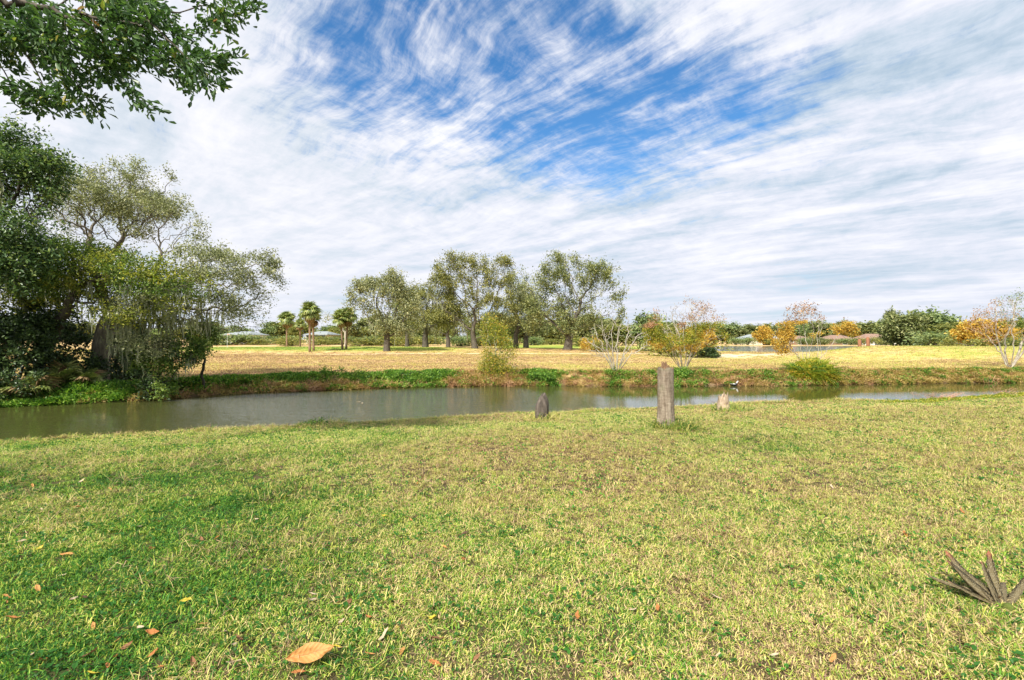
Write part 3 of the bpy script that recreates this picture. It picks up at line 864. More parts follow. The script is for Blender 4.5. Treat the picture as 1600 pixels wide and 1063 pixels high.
def tree(name, label, base, blobs, n_att, leafmat, bark, leaf, per, r_base, r_tip=.008, D=.3, kill=None, trunk=None, seed=0, moss=0, moss_len=.8,
         aspect=.5, six=False, spread=None, cat='tree', group=None, sides=5, jit=.25, droop=.15, crown_name='crown', leafmats=None, bare=0.0, iters=90, leaf_tips=3, mossz=None, clump_size=None, clump_cut=.37):
    """base: world point; blobs and trunk in world coordinates; parts are stored relative to the base"""
    base = np.array(base, float)
    r = np.random.default_rng(seed + 999)
    if kill is None: kill = D * 1.3
    bl = [tuple(b) for b in blobs]
    att = blob_points(bl, n_att, seed)
    if trunk is None:
        top = np.mean([b[:3] for b in bl], 0)
        tz = base[2] + .32 * (top[2] - base[2])
        trunk = [base, [base[0], base[1], tz]]
    tr = []
    T = [np.array(p, float) for p in trunk]
    for a_, b_ in zip(T[:-1], T[1:]):
        k_ = max(1, int(np.linalg.norm(b_ - a_) / D))
        for q in range(k_): tr.append(a_ + (b_ - a_) * q / k_ + r.normal(0, D * .06, 3) * (len(tr) > 0))
    tr.append(T[-1])
    nodes, par = colonize(tr, att, D, kill, iters, jit, seed)
    ch, rd, tips, rad = skeleton(nodes, par, r_tip, r_base)
    # root flare
    for c_, rr in zip(ch, rd):
        if np.allclose(c_[0], tr[0]):
            h_ = c_[:, 2] - base[2]; rr *= 1 + .4 * np.exp(-np.maximum(h_, 0) / (r_base * 1.3)); c_[0, 2] -= .12
    Vt, Ft = tube_np(ch, rd, sides)
    root = empty(name, tuple(base))
    tag(root, label, cat, group)
    t = link('trunk', np_mesh('trunk', Vt - base, Ft, M[bark], True), root)
    # leaves
    thin = np.where(tips <= leaf_tips)[0]
    if bare > 0: 
        cut = vnoise(nodes[thin][:, 0] + nodes[thin][:, 1] * .3, nodes[thin][:, 2], .7, seed)
        thin = thin[cut > bare]
    if per > 0 and len(thin):
        sp = spread if spread else D * .7
        Pn = np.repeat(nodes[thin], int(per * 2.4), 0); Pn = Pn + r.normal(0, sp, Pn.shape)
        cs_ = clump_size or sp * 3.2
        q_ = Pn / cs_
        nn_ = .5 * (vnoise(q_[:, 0] + .37 * q_[:, 2], q_[:, 1] + .9 * q_[:, 2], 1, seed, 2) + vnoise(q_[:, 0] * .8 - q_[:, 1] * .5 + 31, q_[:, 2] * 1.1, 1, seed + 4, 2))
        Pn = Pn[r.random(len(Pn)) < np.clip((nn_ - clump_cut) * 6, .06, 1)]
        mats = leafmats or [(leafmat, None)]
        sel = np.zeros(len(Pn), int)
        if len(mats) > 1:
            for k_, (mm, fn) in enumerate(mats):
                if fn is not None: sel[fn(Pn)] = k_
        parts = [i_ for i_ in range(len(mats)) if (sel == i_).any()]
        crown = None
        for i_ in parts:
            Vl, fl, tl = leaves_np(Pn[sel == i_], leaf, seed + 5 + i_, droop, .35, aspect, six)
            me = np_mesh('crown', Vl - base, fl, M[mats[i_][0]], False, {'tone': tl})
            tag(link(crown_name, me, root), kind='stuff')
    if moss:
        cand = np.where((rad > r_tip * 1.3) & (rad < r_base * .6) & (nodes[:, 2] > base[2] + .6 + moss_len))[0]
        if mossz: cand = cand[mossz(nodes[cand])]
        if len(cand):
            pk = r.choice(cand, min(moss, len(cand) * 2))
            Vm, Fm, tm = make_moss(nodes[pk], moss_len * (.3 + 1.0 * r.random(len(pk))) * (1 + .0 * r.random(len(pk))), seed + 3)
            tag(link('hanging_moss', np_mesh('hanging_moss', Vm - base, Fm, M['moss'], False, {'tone': tm}), root), kind='stuff')
    return root, nodes, par, tips

def bpix(px, py, dd, rx, rz, ry=None, w=1.0):
    """crown lobe: centre and radii given as photo pixels at true distance dd"""
    c = W3(px, py, dd); s = dd / F
    return (c[0], c[1], c[2], rx * s, (ry if ry is not None else rx * .8) * s, rz * s, w)

def gz(x, y): return float(height(np.array([x]), np.array([y]))[0])
def foot(px, dd):
    x = (px - 800) / F * dd
    return np.array([x, dd, gz(x, dd)])

# --- the big mossy oak on the left of the far bank
b0 = foot(152, 17.6)
tree('mossy_live_oak', 'large gnarled oak with open top and hanging grey moss at the left of the canal', b0,
     [bpix(175, 320, 18.2, 95, 62), bpix(260, 345, 17.2, 60, 45), bpix(120, 330, 18.6, 70, 60), bpix(330, 440, 16.8, 90, 60), bpix(400, 440, 17.4, 42, 50, w=1.3), bpix(255, 475, 16.2, 80, 50),
      bpix(360, 500, 17.5, 55, 30), bpix(225, 275, 18, 50, 28, w=.6), bpix(425, 400, 17.6, 14, 22, w=2), bpix(290, 400, 17, 40, 40), bpix(230, 540, 15.9, 50, 22, w=.8), bpix(60, 430, 18.5, 70, 60, w=.6)],
     2300, 'oak_grey', 'barkmid', .082, 36, .30, .005,   .19, .24, [b0, b0 + [.15, 0, 1.2], b0 + [.35, .1, 2.4]], 11, 200, .7, .45, spread=.13, iters=120, mossz=lambda P: (P[:, 2] < 3.6) & (P[:, 0] < -10.8), jit=.30, leaf_tips=3, clump_size=.50, clump_cut=.43, bare=.40)
# --- dense dark tree at the left edge
b1 = foot(-60, 15.8)
tree('laurel_oak', 'dense dark green tree filling the left edge of the photo, beyond the canal', b1,
     [bpix(20, 280, 14.2, 75, 85), bpix(-60, 330, 14.5, 110, 140), bpix(35, 360, 13.8, 60, 50), bpix(60, 250, 14.4, 45, 40), bpix(20, 420, 13.8, 60, 40), bpix(80, 300, 14.4, 32, 30), bpix(-150, 380, 15, 110, 120)],
     1700, 'laurel', 'barkdark', .105, 54, .28, .006, .21, .27, None, 12, 40, .7, .5, spread=.17, clump_size=.75, clump_cut=.42)
# --- yellow-green water oak limbs
b2 = foot(62, 16.9)
tree('yellow_green_oak', 'yellow green leafy tree hanging low between the dark edge tree and the mossy oak', b2,
     [bpix(120, 445, 15.4, 80, 30), bpix(210, 430, 15.0, 80, 28), bpix(60, 440, 15.4, 60, 30), bpix(290, 455, 14.8, 45, 22), bpix(190, 480, 15.0, 60, 22), bpix(130, 400, 15.6, 70, 25), bpix(20, 465, 15.5, 40, 25)],
     900, 'lime', 'bark', .085, 42, .17, .005, .20, .25, None, 13, 60, .6, .5, spread=.19,
     leafmats=[('green', None), ('olivegreen', lambda P: (vnoise(P[:, 0], P[:, 2], 1.3, 5) > .45) | (P[:, 2] < 2.9)), ('lime', lambda P: vnoise(P[:, 0], P[:, 2], 2.3, 15) > .68)])
# --- understorey on the left bank
def bush(name, label, px, dd, blobs, n_att, mat, leaf, per, bark='barkdark', D=.16, seed=0, rb=.05, cat='shrub', **kw):
    b = foot(px, dd)
    return tree(name, label, b, blobs, n_att, mat, bark, leaf, per, rb, .004, D, None, [b, b + [0, 0, .25]], seed, cat=cat, crown_name='foliage', **kw)
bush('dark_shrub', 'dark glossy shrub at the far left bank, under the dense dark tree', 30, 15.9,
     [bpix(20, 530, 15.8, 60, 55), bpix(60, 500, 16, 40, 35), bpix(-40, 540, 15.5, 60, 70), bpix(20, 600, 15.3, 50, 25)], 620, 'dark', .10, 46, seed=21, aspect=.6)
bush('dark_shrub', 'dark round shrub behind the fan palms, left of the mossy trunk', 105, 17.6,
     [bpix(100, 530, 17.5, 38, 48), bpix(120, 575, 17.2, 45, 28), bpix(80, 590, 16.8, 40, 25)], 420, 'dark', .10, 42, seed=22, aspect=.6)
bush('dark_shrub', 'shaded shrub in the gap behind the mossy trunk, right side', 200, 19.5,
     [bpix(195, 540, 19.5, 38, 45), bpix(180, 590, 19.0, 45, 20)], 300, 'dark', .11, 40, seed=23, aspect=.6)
bush('vine_covered_shrub', 'green shrub smothered in vines hanging to the water below the mossy oak', 238, 16.6,
     [bpix(235, 580, 16.5, 32, 38), bpix(215, 560, 16.6, 25, 25), bpix(245, 610, 16.2, 26, 18), bpix(290, 545, 16.9, 35, 25), bpix(262, 560, 16.4, 25, 30)], 520, 'green', .08, 36, seed=24, aspect=.65, moss=26, moss_len=.4,
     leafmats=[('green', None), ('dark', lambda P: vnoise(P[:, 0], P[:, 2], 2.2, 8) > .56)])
bush('leafy_sapling', 'small round leafed sapling right of the vine covered shrub on the left bank', 318, 17.9,
     [bpix(318, 525, 17.9, 20, 26), bpix(305, 552, 17.8, 22, 14)], 150, 'green', .08, 34, seed=25, aspect=.65)

# --- oaks across the field
far_kw = dict(spread=.34, droop=.1, clump_size=1.5, clump_cut=.42)
b = foot(604, 57)
tree('field_oak', 'lopsided oak leaning left, the leftmost of the big field oaks', b,
     [bpix(600, 455, 57, 34, 28), bpix(565, 455, 57, 24, 18), bpix(615, 440, 57, 24, 20), bpix(580, 480, 57, 28, 20), bpix(620, 500, 57, 34, 24), bpix(596, 500, 57, 26, 24), bpix(560, 478, 57, 22, 14), bpix(640, 480, 57, 22, 26), bpix(640, 515, 57, 22, 12)],
     620, 'oak_grey', 'bark', .24, 62, .36, .012, .55, None, None, 31, 60, 1.4, **far_kw)
b = foot(664, 70)
tree('field_oak', 'squat spreading oak draped in moss, second from the left in the field', b,
     [bpix(665, 470, 70, 45, 26), bpix(640, 490, 70, 30, 24), bpix(695, 490, 70, 30, 24), bpix(650, 450, 70, 26, 18), bpix(668, 505, 70, 40, 14), bpix(640, 462, 70, 30, 18), bpix(690, 455, 70, 26, 18)],
     460, 'oak_olive', 'bark', .24, 50, .42, .014, .6, None, [b, b + [0, 0, 1.8]], 32, 200, 1.6, **far_kw)
b = foot(742, 67)
tree('field_oak', 'tall oak with an airy crown behind the yellow green bank bush', b,
     [bpix(705, 430, 67, 34, 32), bpix(745, 430, 67, 40, 34), bpix(785, 425, 67, 24, 28), bpix(690, 465, 67, 30, 26), bpix(750, 475, 67, 45, 30), bpix(790, 470, 67, 24, 30), bpix(712, 408, 67, 24, 14), bpix(790, 408, 67, 12, 12), bpix(700, 495, 67, 36, 18), bpix(765, 505, 67, 40, 18)],
     980, 'oak_olive', 'bark', .25, 46, .40, .012, .6, None, [b, b + [-.3, 0, 2.0]], 33, 120, 1.4, **far_kw)
b = foot(887, 65)
tree('field_oak', 'tallest and broadest field oak, with a thick bare trunk, right of the others', b,
     [bpix(880, 425, 65, 34, 32), bpix(925, 435, 65, 36, 30), bpix(840, 445, 65, 32, 24), bpix(960, 455, 65, 24, 32), bpix(900, 480, 65, 50, 30), bpix(845, 485, 65, 34, 26), bpix(875, 404, 65, 26, 12), bpix(940, 420, 65, 30, 14), bpix(895, 510, 65, 40, 16), bpix(968, 480, 65, 16, 24), bpix(835, 505, 65, 26, 18), bpix(925, 500, 65, 34, 20), bpix(812, 430, 65, 14, 14)],
     1200, 'oak', 'bark', .25, 44, .52, .012, .6, None, [b, b + [.25, 0, 1.6], b + [.5, 0, 2.6]], 34, 80, 1.3, **far_kw)
b = foot(822, 78)
tree('field_oak', 'darker oak in the gap between the two tallest field oaks', b,
     [bpix(820, 470, 78, 24, 34), bpix(812, 500, 78, 28, 22), bpix(850, 505, 78, 30, 18), bpix(775, 500, 78, 22, 20)],
     280, 'oak', 'bark', .27, 50, .4, .014, .7, None, None, 35, 120, 2.0, **far_kw)
b = foot(806, 74)
tree('field_oak', 'grey green oak joining the crowns of the two tallest field oaks', b,
     [bpix(806, 445, 74, 22, 22), bpix(820, 470, 74, 28, 26), bpix(790, 490, 74, 26, 22), bpix(835, 500, 74, 26, 18)],
     380, 'oak_grey', 'bark', .27, 48, .36, .014, .65, None, None, 38, 80, 1.6, **far_kw)
b = foot(636, 76)
tree('field_oak', 'small oak filling the space right of the lopsided oak', b,
     [bpix(636, 478, 76, 28, 20), bpix(650, 500, 76, 26, 20), bpix(622, 505, 76, 24, 16)],
     260, 'oak', 'bark', .27, 46, .32, .014, .65, None, None, 39, 60, 1.5, **far_kw)
b = foot(700, 86)
tree('field_oak', 'shaded oak standing behind the squat mossy oak', b, [bpix(705, 495, 86, 35, 22), bpix(730, 505, 86, 25, 20), bpix(680, 505, 86, 25, 20)], 200, 'oak', 'bark', .30, 46, .35, .014, .8, None, None, 36, 100, 2.0, **far_kw)
b = foot(540, 82)
tree('bare_field_tree', 'thin half bare tree behind the cabbage palms', b, [bpix(520, 498, 82, 22, 16), bpix(545, 505, 82, 18, 16)], 120, 'oak_grey', 'barkpale', .25, 8, .22, .015, .6, None, None, 37, **far_kw)

# --- far tree belts: one object each, from a few shared shapes
def far_proto(k, mat, kind):
    r = np.random.default_rng(300 + k)
    if kind == 'round':
        bl = [(r.normal(0, 1.2), r.normal(0, 1.2), 4.2 + r.normal(0, .6), 2.6 + r.random(), 2.6, 2.3 + r.random() * .6, 1) for _ in range(4)] + [(0, 0, 2.2, 3.2, 3, 1.7, 1)]
    elif kind == 'tall':
        bl = [(r.normal(0, .8), r.normal(0, .8), 3.4 + i_ * 1.5, 1.8 - i_ * .15, 1.8, 1.5, 1) for i_ in range(4)]
    else:
        bl = [(r.normal(0, 1.6), r.normal(0, .8), 1.2 + .3 * r.random(), 1.9, 1.6, 1.2, 1) for _ in range(4)]
    t = tree('far_tree', 'x', (0, 0, 0), bl, 150, mat, 'bark', .60 if kind != 'low' else .34, 40, .24, .015, .7, None, [np.zeros(3), np.array([0, 0, 1.2 if kind != 'low' else .3])], 300 + k, spread=.48, sides=4)[0]
    return t
def children(o): return [c for c in o.children]
protos = {}
kk = 0
for mat in ('fargreen', 'farlime', 'oak', 'orange', 'dark'):
    for kind in ('round', 'tall', 'low'):
        if (mat, kind) in (('dark', 'tall'), ('orange', 'tall'), ('dark', 'low')): continue
        protos[(mat, kind)] = far_proto(kk, mat, kind); kk += 1
def place_copy(src, name, loc, rz, sc_, label, cat, group=None):
    o = src.copy(); o.name = name; COL.objects.link(o); o.location = loc; o.rotation_euler = (0, 0, rz); o.scale = sc_
    for k_ in list(o.keys()):
        if k_ == 'group': del o[k_]
    tag(o, label, cat, group)
    for c_ in src.children:
        d_ = c_.copy(); COL.objects.link(d_); d_.parent = o
        for e_ in c_.children:
            f_ = e_.copy(); COL.objects.link(f_); f_.parent = d_
    return o
H = {'round': 7.2, 'tall': 9.6, 'low': 2.8}
ORD = {}
MW = {'fargreen': 'green', 'farlime': 'pale green', 'oak': 'grey green', 'orange': 'orange', 'dark': 'dark green'}
OW = ['', 'first', 'second', 'third', 'fourth', 'fifth', 'sixth', 'seventh', 'eighth', 'ninth', 'tenth', 'eleventh', 'twelfth', 'thirteenth', 'fourteenth', 'fifteenth', 'sixteenth', 'seventeenth', 'eighteenth', 'nineteenth', 'twentieth']
def ordw(k): return OW[k] if k <= 20 else ('twenty ' if k < 30 else 'thirty ') + OW[k % 10] if k % 10 else 'thirtieth'
def far_tree(px, top, dd, mat, kind, label, group, wide=1.0):
    p = foot(px, dd)
    if group:
        if px < -20 or px > 1640: return
        ORD[group] = ORD.get(group, 0) + 1
        label = '%s %s, %s from the left %s' % (MW[mat], {'round': 'rounded tree', 'tall': 'tall tree', 'low': 'low bush'}[kind], ordw(ORD[group]), label)
    if p[2] < -.3: p[2] = -.3
    hh = (EYE - (top - 530) / F * dd) - p[2]
    s = max(hh, .8) / H[kind]
    if group: wide *= 1.35
    nm = {'round': 'broadleaf_tree', 'tall': 'slender_tree', 'low': 'low_shrub'}[kind]
    return place_copy(protos[(mat, kind)], nm, tuple(p), random.uniform(0, 6.28), (s * wide, s * wide, s), label, 'tree' if kind != 'low' else 'shrub', group)
# prominent individuals
far_tree(1415, 488, 76, 'oak', 'round', 'grey green moss hung tree left of the tall trees behind the grassy mound', None)
far_tree(1440, 482, 80, 'fargreen', 'round', 'tallest rounded green tree behind the grassy mound', None)
far_tree(1478, 490, 74, 'fargreen', 'round', 'broad bright green tree behind the middle of the grassy mound', None, 1.2)
far_tree(1396, 482, 100, 'oak', 'tall', 'slender open tree at the left end of the belt behind the mound', None, .8)
far_tree(1505, 500, 70, 'farlime', 'round', 'yellow green tree behind the mound, left of the orange foliage', None, 1.2)
far_tree(1520, 497, 60, 'orange', 'round', 'orange leaved tree behind the right side of the mound', None, 1.0)
far_tree(1560, 500, 58, 'orange', 'round', 'orange leaved tree partly behind the bare tree at the right edge', None, 1.0)
far_tree(1600, 497, 62, 'farlime', 'round', 'yellow green tree at the right edge behind the bare tree', None, 1.2)
far_tree(1648, 490, 62, 'fargreen', 'round', 'green tree just past the right edge of the mound', None, 1.3)
far_tree(1535, 525, 55, 'farlime', 'low', 'low yellow shrub at the foot of the orange trees', None, 1.3)
far_tree(1580, 528, 55, 'fargreen', 'low', 'low green shrub at the foot of the orange trees, right', None, 1.3)
far_tree(1450, 520, 66, 'fargreen', 'low', 'low green shrub at the foot of the tallest mound tree', None, 1.6)
far_tree(1010, 487, 62, 'fargreen', 'round', 'round green tree behind the bare and orange bank shrubs', None, .9)
far_tree(1045, 505, 56, 'farlime', 'round', 'pale green tree just behind the orange bank shrub', None, 1.0)
far_tree(1100, 510, 50, 'orange', 'round', 'dense orange tree at the lake shore behind the orange bank shrub', None, 1.0)
far_tree(1112, 540, 47, 'dark', 'round', 'dark low shrub at the lake shore under the orange tree', None, 1.6)
far_tree(1080, 525, 48, 'farlime', 'low', 'low yellow green shrub beside the lake shore', None, 1.6)
far_tree(925, 528, 60, 'orange', 'low', 'low orange shrub right of the thick oak trunk', None, .9)
far_tree(960, 530, 58, 'farlime', 'low', 'low yellow shrub behind the pale bare bank shrub', None, 1.2)
g = 'trees of the far belt across the field on the left'
for px in np.arange(-260, 560, 26):
    far_tree(px + random.uniform(-8, 8), random.uniform(500, 515), random.uniform(128, 150), random.choice(['fargreen', 'farlime', 'farlime', 'oak']), random.choice(['round', 'round', 'tall']),
             'in the belt across the left field', g, 1.25)
g = 'trees of the far belt behind the field oaks'
for px in np.arange(560, 1000, 17):
    far_tree(px + random.uniform(-8, 8), random.uniform(490, 510), random.uniform(112, 140), random.choice(['fargreen', 'farlime', 'oak', 'oak']), random.choice(['round', 'round', 'tall']),
             'in the belt behind the field oaks', g, 1.2)
g = 'trees along the far shore of the lake'
for px in np.arange(1000, 1480, 14):
    far_tree(px + random.uniform(-5, 5), random.uniform(501, 514) - 5 * (px > 1240), random.uniform(200, 225), random.choice(['fargreen', 'fargreen', 'oak', 'oak', 'farlime']), random.choice(['round', 'round', 'tall']),
             'along the far lake shore', g, 1.2)
g = 'trees beyond the mound on the right'
for px in np.arange(1480, 1900, 26):
    far_tree(px, random.uniform(500, 512), random.uniform(95, 120), random.choice(['fargreen', 'oak', 'farlime']), 'round', 'beyond the grassy mound', g, 1.3)
far_tree(1196, 508, 172, 'orange', 'round', 'orange tree on the far lake shore beside the grey roofed house', None, .8)
g = 'low bushes on the far lake shore by the houses'
for px in (1150, 1168, 1206, 1222, 1256, 1270, 1288, 1330, 1345, 1386):
    far_tree(px, random.uniform(526, 532), random.uniform(168, 176), random.choice(['fargreen', 'fargreen', 'farlime', 'oak']), 'low', 'by the lake houses', g, 1.2)
g = 'low bushes at the field edge between the oak trunks'
for px in (335, 352, 368, 398, 412, 432, 455, 500, 512, 530, 560, 575, 590, 612, 640, 655, 680, 720, 745, 765, 800, 830, 860, 905):
    far_tree(px, random.uniform(522, 529), random.uniform(98, 112), random.choice(['farlime', 'fargreen', 'farlime']), 'low', 'at the field edge under the oaks', g, 1.5)
for p_ in protos.values():
    for c_ in list(p_.children): bpy.data.objects.remove(c_)
    bpy.data.objects.remove(p_)

# --- shrubs on the far bank
b = foot(775, 22.9)
tree('bank_bush', 'upright yellow green bush on the far bank before the tall field oak', b,
     [bpix(772, 520, 22.8, 20, 24), bpix(780, 550, 22.8, 26, 22), bpix(765, 500, 22.8, 12, 12), bpix(785, 575, 22.6, 24, 16), bpix(768, 575, 22.6, 22, 16), bpix(776, 535, 22.8, 22, 20)],
     560, 'yellowgreen', 'barkpale', .078, 24, .05, .004, .15, None, [b, b + [0, 0, .4]], 41, cat='shrub', crown_name='foliage', spread=.15, clump_cut=.27, clump_size=.45)
def bare_shrub(name, label, px, dd, blobs, n_att, mat, leaf, per, seed, stems=9, rb=.035, fan=.6, D=.16, bare=.0, leafmats=None, bark='barkpale', leaf_tips=2, rt=.0055, topz=99):
    """several stems fanning out of one foot"""
    r = np.random.default_rng(seed)
    b = foot(px, dd)
    att = blob_points(blobs, n_att, seed, .5)
    tr = [b]
    nodes = [b]; par = [-1]
    for s in range(stems):
        a_ = s / stems * 6.283 + r.random() * .5; t_ = fan * (.4 + .6 * r.random())
        dv_ = np.array([math.cos(a_) * t_, math.sin(a_) * t_ * .6, 1.0]); dv_ /= np.linalg.norm(dv_)
        p = b.copy() + np.array([math.cos(a_), math.sin(a_), 0]) * .10; last = 0
        for q in range(5):
            p = p + dv_ * D + r.normal(0, .012, 3); nodes.append(p.copy()); par.append(last); last = len(nodes) - 1
    # colonise from this start
    r2 = np.random.default_rng(seed)
    A_ = att; NPn = np.array(nodes); dd_ = np.linalg.norm(A_[:, None] - NPn[None], axis=2); best = dd_.argmin(1); bd = dd_.min(1); alive = np.ones(len(A_), bool)
    seen = {}
    for it in range(60):
        al = np.where(alive)[0]
        if not len(al): break
        NA = np.array(nodes); dirs = unit(A_[al] - NA[best[al]]); acc = np.zeros((len(nodes), 3)); np.add.at(acc, best[al], dirs); cnt = np.bincount(best[al], minlength=len(nodes)); new = []
        for i_ in np.where(cnt > 0)[0]:
            if seen.get(i_, 0) > 2: continue
            seen[i_] = seen.get(i_, 0) + 1
            v_ = acc[i_] / cnt[i_] + r2.normal(0, .2, 3); v_ /= np.linalg.norm(v_) + 1e-9
            new.append(len(nodes)); nodes.append(nodes[i_] + v_ * D); par.append(int(i_))
        if not new: break
        NPn = np.array([nodes[j] for j in new]); d2 = np.linalg.norm(A_[al][:, None] - NPn[None], axis=2); mi = d2.argmin(1); md = d2[np.arange(len(al)), mi]
        u_ = md < bd[al]; best[al[u_]] = np.array(new)[mi[u_]]; bd[al[u_]] = md[u_]; alive[al[md < D * 1.2]] = False
    nodes = np.array(nodes); par = np.array(par)
    ch, rd, tips, rad = skeleton(nodes, par, rt, rb)
    ok = [not np.allclose(c_[0], b) or len(c_) > 1 for c_ in ch]
    rd = [np.minimum(q, rb) for q in rd]
    Vt, Ft = tube_np(ch, rd, 5)
    root = empty(name, tuple(b)); tag(root, label, 'shrub')
    link('stems', np_mesh('stems', Vt - b, Ft, M[bark], True), root)
    thin = np.where(tips <= leaf_tips)[0]
    if per:
        mats = leafmats or [(mat, None)]
        Pn = np.repeat(nodes[thin], per, 0); Pn = Pn + r.normal(0, .10, Pn.shape)
        keep = vnoise(Pn[:, 0] * 1.0 + 7 * seed, Pn[:, 2], .9, seed, 2) > bare; keep &= (Pn[:, 2] < topz) | (r2.random(len(Pn)) < .16); Pn = Pn[keep]
        sel = np.zeros(len(Pn), int)
        for k_, (mm, fn) in enumerate(mats):
            if fn is not None: sel[fn(Pn)] = k_
        for k_ in range(len(mats)):
            if (sel == k_).sum() < 5: continue
            Vl, fl, tl = leaves_np(Pn[sel == k_], leaf, seed + k_, .2, .3, .4)
            tag(link('foliage', np_mesh('foliage', Vl - b, fl, M[mats[k_][0]], False, {'tone': tl}), root), kind='stuff')
    return root
bare_shrub('bare_shrub', 'leafless shrub of pale fanning stems on the far bank, left of the tall stump', 963, 23.0,
           [bpix(930, 530, 23, 26, 28), bpix(965, 515, 23, 34, 26), bpix(1000, 530, 23, 22, 26), bpix(955, 548, 23, 40, 18)], 420, 'russet', .05, 1, 51, 14, .06, .75, bare=.5, rt=.010)
bare_shrub('autumn_shrub', 'wide shrub of pale stems with thin orange leaves behind the tall stump', 1068, 24.6,
           [bpix(1040, 505, 24.6, 32, 26), bpix(1080, 490, 24.6, 42, 26), bpix(1110, 515, 24.6, 30, 28), bpix(1060, 530, 24.6, 50, 24), bpix(1025, 520, 24.4, 24, 20)], 800, 'orange', .085, 60, 52, 14, .055, .8, bare=.33, rt=.008, topz=2.45,
           leafmats=[('russet', None), ('orange', lambda P: P[:, 2] < 2.15), ('yellowgreen', lambda P: (P[:, 2] < 2.5) & (vnoise(P[:, 0], P[:, 2], 1.2, 6) > .55))])
bare_shrub('orange_shrub', 'open shrub with bunches of bright orange leaves rising above the fern clump', 1262, 24.2,
           [bpix(1222, 525, 24.2, 18, 22), bpix(1250, 500, 24.2, 24, 18), bpix(1280, 510, 24.2, 16, 18), bpix(1322, 515, 24.2, 18, 16), bpix(1255, 482, 24.2, 24, 10, w=1.5), bpix(1232, 545, 24, 12, 10), bpix(1335, 532, 24.2, 10, 8)], 420, 'orange', .10, 60, 53, 9, .035, 1.0, bare=.34, topz=2.5,
           leafmats=[('orange', None), ('russet', lambda P: P[:, 2] > 2.5)])
bare_shrub('bare_tree', 'low forking tree with bare crown and few yellow leaves at the right edge', 1578, 26,
           [bpix(1590, 500, 26, 50, 36), bpix(1545, 500, 26, 38, 28), bpix(1625, 480, 26, 50, 40), bpix(1570, 475, 26, 30, 18), bpix(1640, 520, 26, 40, 30), bpix(1550, 525, 26, 30, 14)], 900, 'oak_olive', .085, 13, 54, 6, .12, .7, .2, bare=.48,
           leafmats=[('green', None), ('orange', lambda P: P[:, 2] < 2.2), ('russet', lambda P: P[:, 0] < 26.5)])
bush('green_bank_bush', 'small bright green bush at the waterline under the field oaks', 848, 21.9, [bpix(840, 588, 21.9, 16, 9), bpix(856, 590, 21.8, 14, 8)], 110, 'vine', .075, 34, D=.12, seed=61)
bush('green_bank_bush', 'dark green bush at the waterline right of the tall stump', 1066, 22.6, [bpix(1060, 585, 22.5, 20, 10), bpix(1078, 588, 22.5, 14, 9)], 130, 'vine', .075, 34, D=.12, seed=62)
bush('green_bank_bush', 'small green bush at the foot of the pale leafless shrub', 964, 22.6, [bpix(962, 586, 22.4, 18, 7)], 80, 'vine', .07, 34, D=.12, seed=63)
bush('green_bank_bush', 'rounded green bush at the water between the brown banks on the left', 520, 20.9, [bpix(520, 592, 20.9, 26, 11), bpix(560, 590, 21, 24, 9)], 160, 'vine', .08, 34, D=.14, seed=64)
bush('green_bank_bush', 'wide green bush at the water left of the yellow green bush', 640, 21.6, [bpix(640, 590, 21.6, 36, 10), bpix(675, 592, 21.6, 16, 8)], 170, 'vine', .08, 34, D=.14, seed=65)

# ------------------------------------------------------------------ palms
def fan_frond(name, L, mat, seed, nseg=17, droop=.5, petiole=.45):
    r = np.random.default_rng(seed)
    Vs, Fq, tn_ = [], [], []; o = 0
    # stalk along +x
    Lp = L * petiole
    st = np.array([[0, -.012 * L, 0], [0, .012 * L, 0], [Lp, .008 * L, .02 * L], [Lp, -.008 * L, .02 * L]]); Vs.append(st); Fq.append([[0, 1, 2, 3]]); tn_ += [.5]; o = 4
    c = np.array([Lp, 0, .02 * L]); Lb = L - Lp
    for k_ in range(nseg):
        a_ = (k_ / (nseg - 1) - .5) * 2.3 * math.pi / 2 * 1.25
        ln = Lb * (1 - .22 * abs(a_) / 1.8) * (.9 + .2 * r.random())
        dv_ = np.array([math.cos(a_), math.sin(a_), 0]); sd = np.array([-math.sin(a_), math.cos(a_), 0])
        zf = .06 * L * (k_ % 2)
        p1 = c + dv_ * ln * .5 + [0, 0, zf + .04 * L]; p2 = c + dv_ * ln * (.93) + [0, 0, -droop * ln * (.35 + .4 * r.random())]
        w = .055 * L
        Vs.append(np.array([c, p1 - sd * w, p2, p1 + sd * w])); Fq.append([[o, o + 1, o + 2, o + 3]]); o += 4; tn_.append(r.random())
    return np_mesh(name, np.concatenate(Vs), [np.concatenate(Fq)], mat, False, {'tone': tn_})
FM = [fan_frond('frond', 1.0, M['palmgreen'], 70 + k, droop=.25 + .25 * k) for k in range(3)]
FD = [fan_frond('dead_frond', 1.0, M['palmdead'], 80 + k, droop=.9) for k in range(2)]
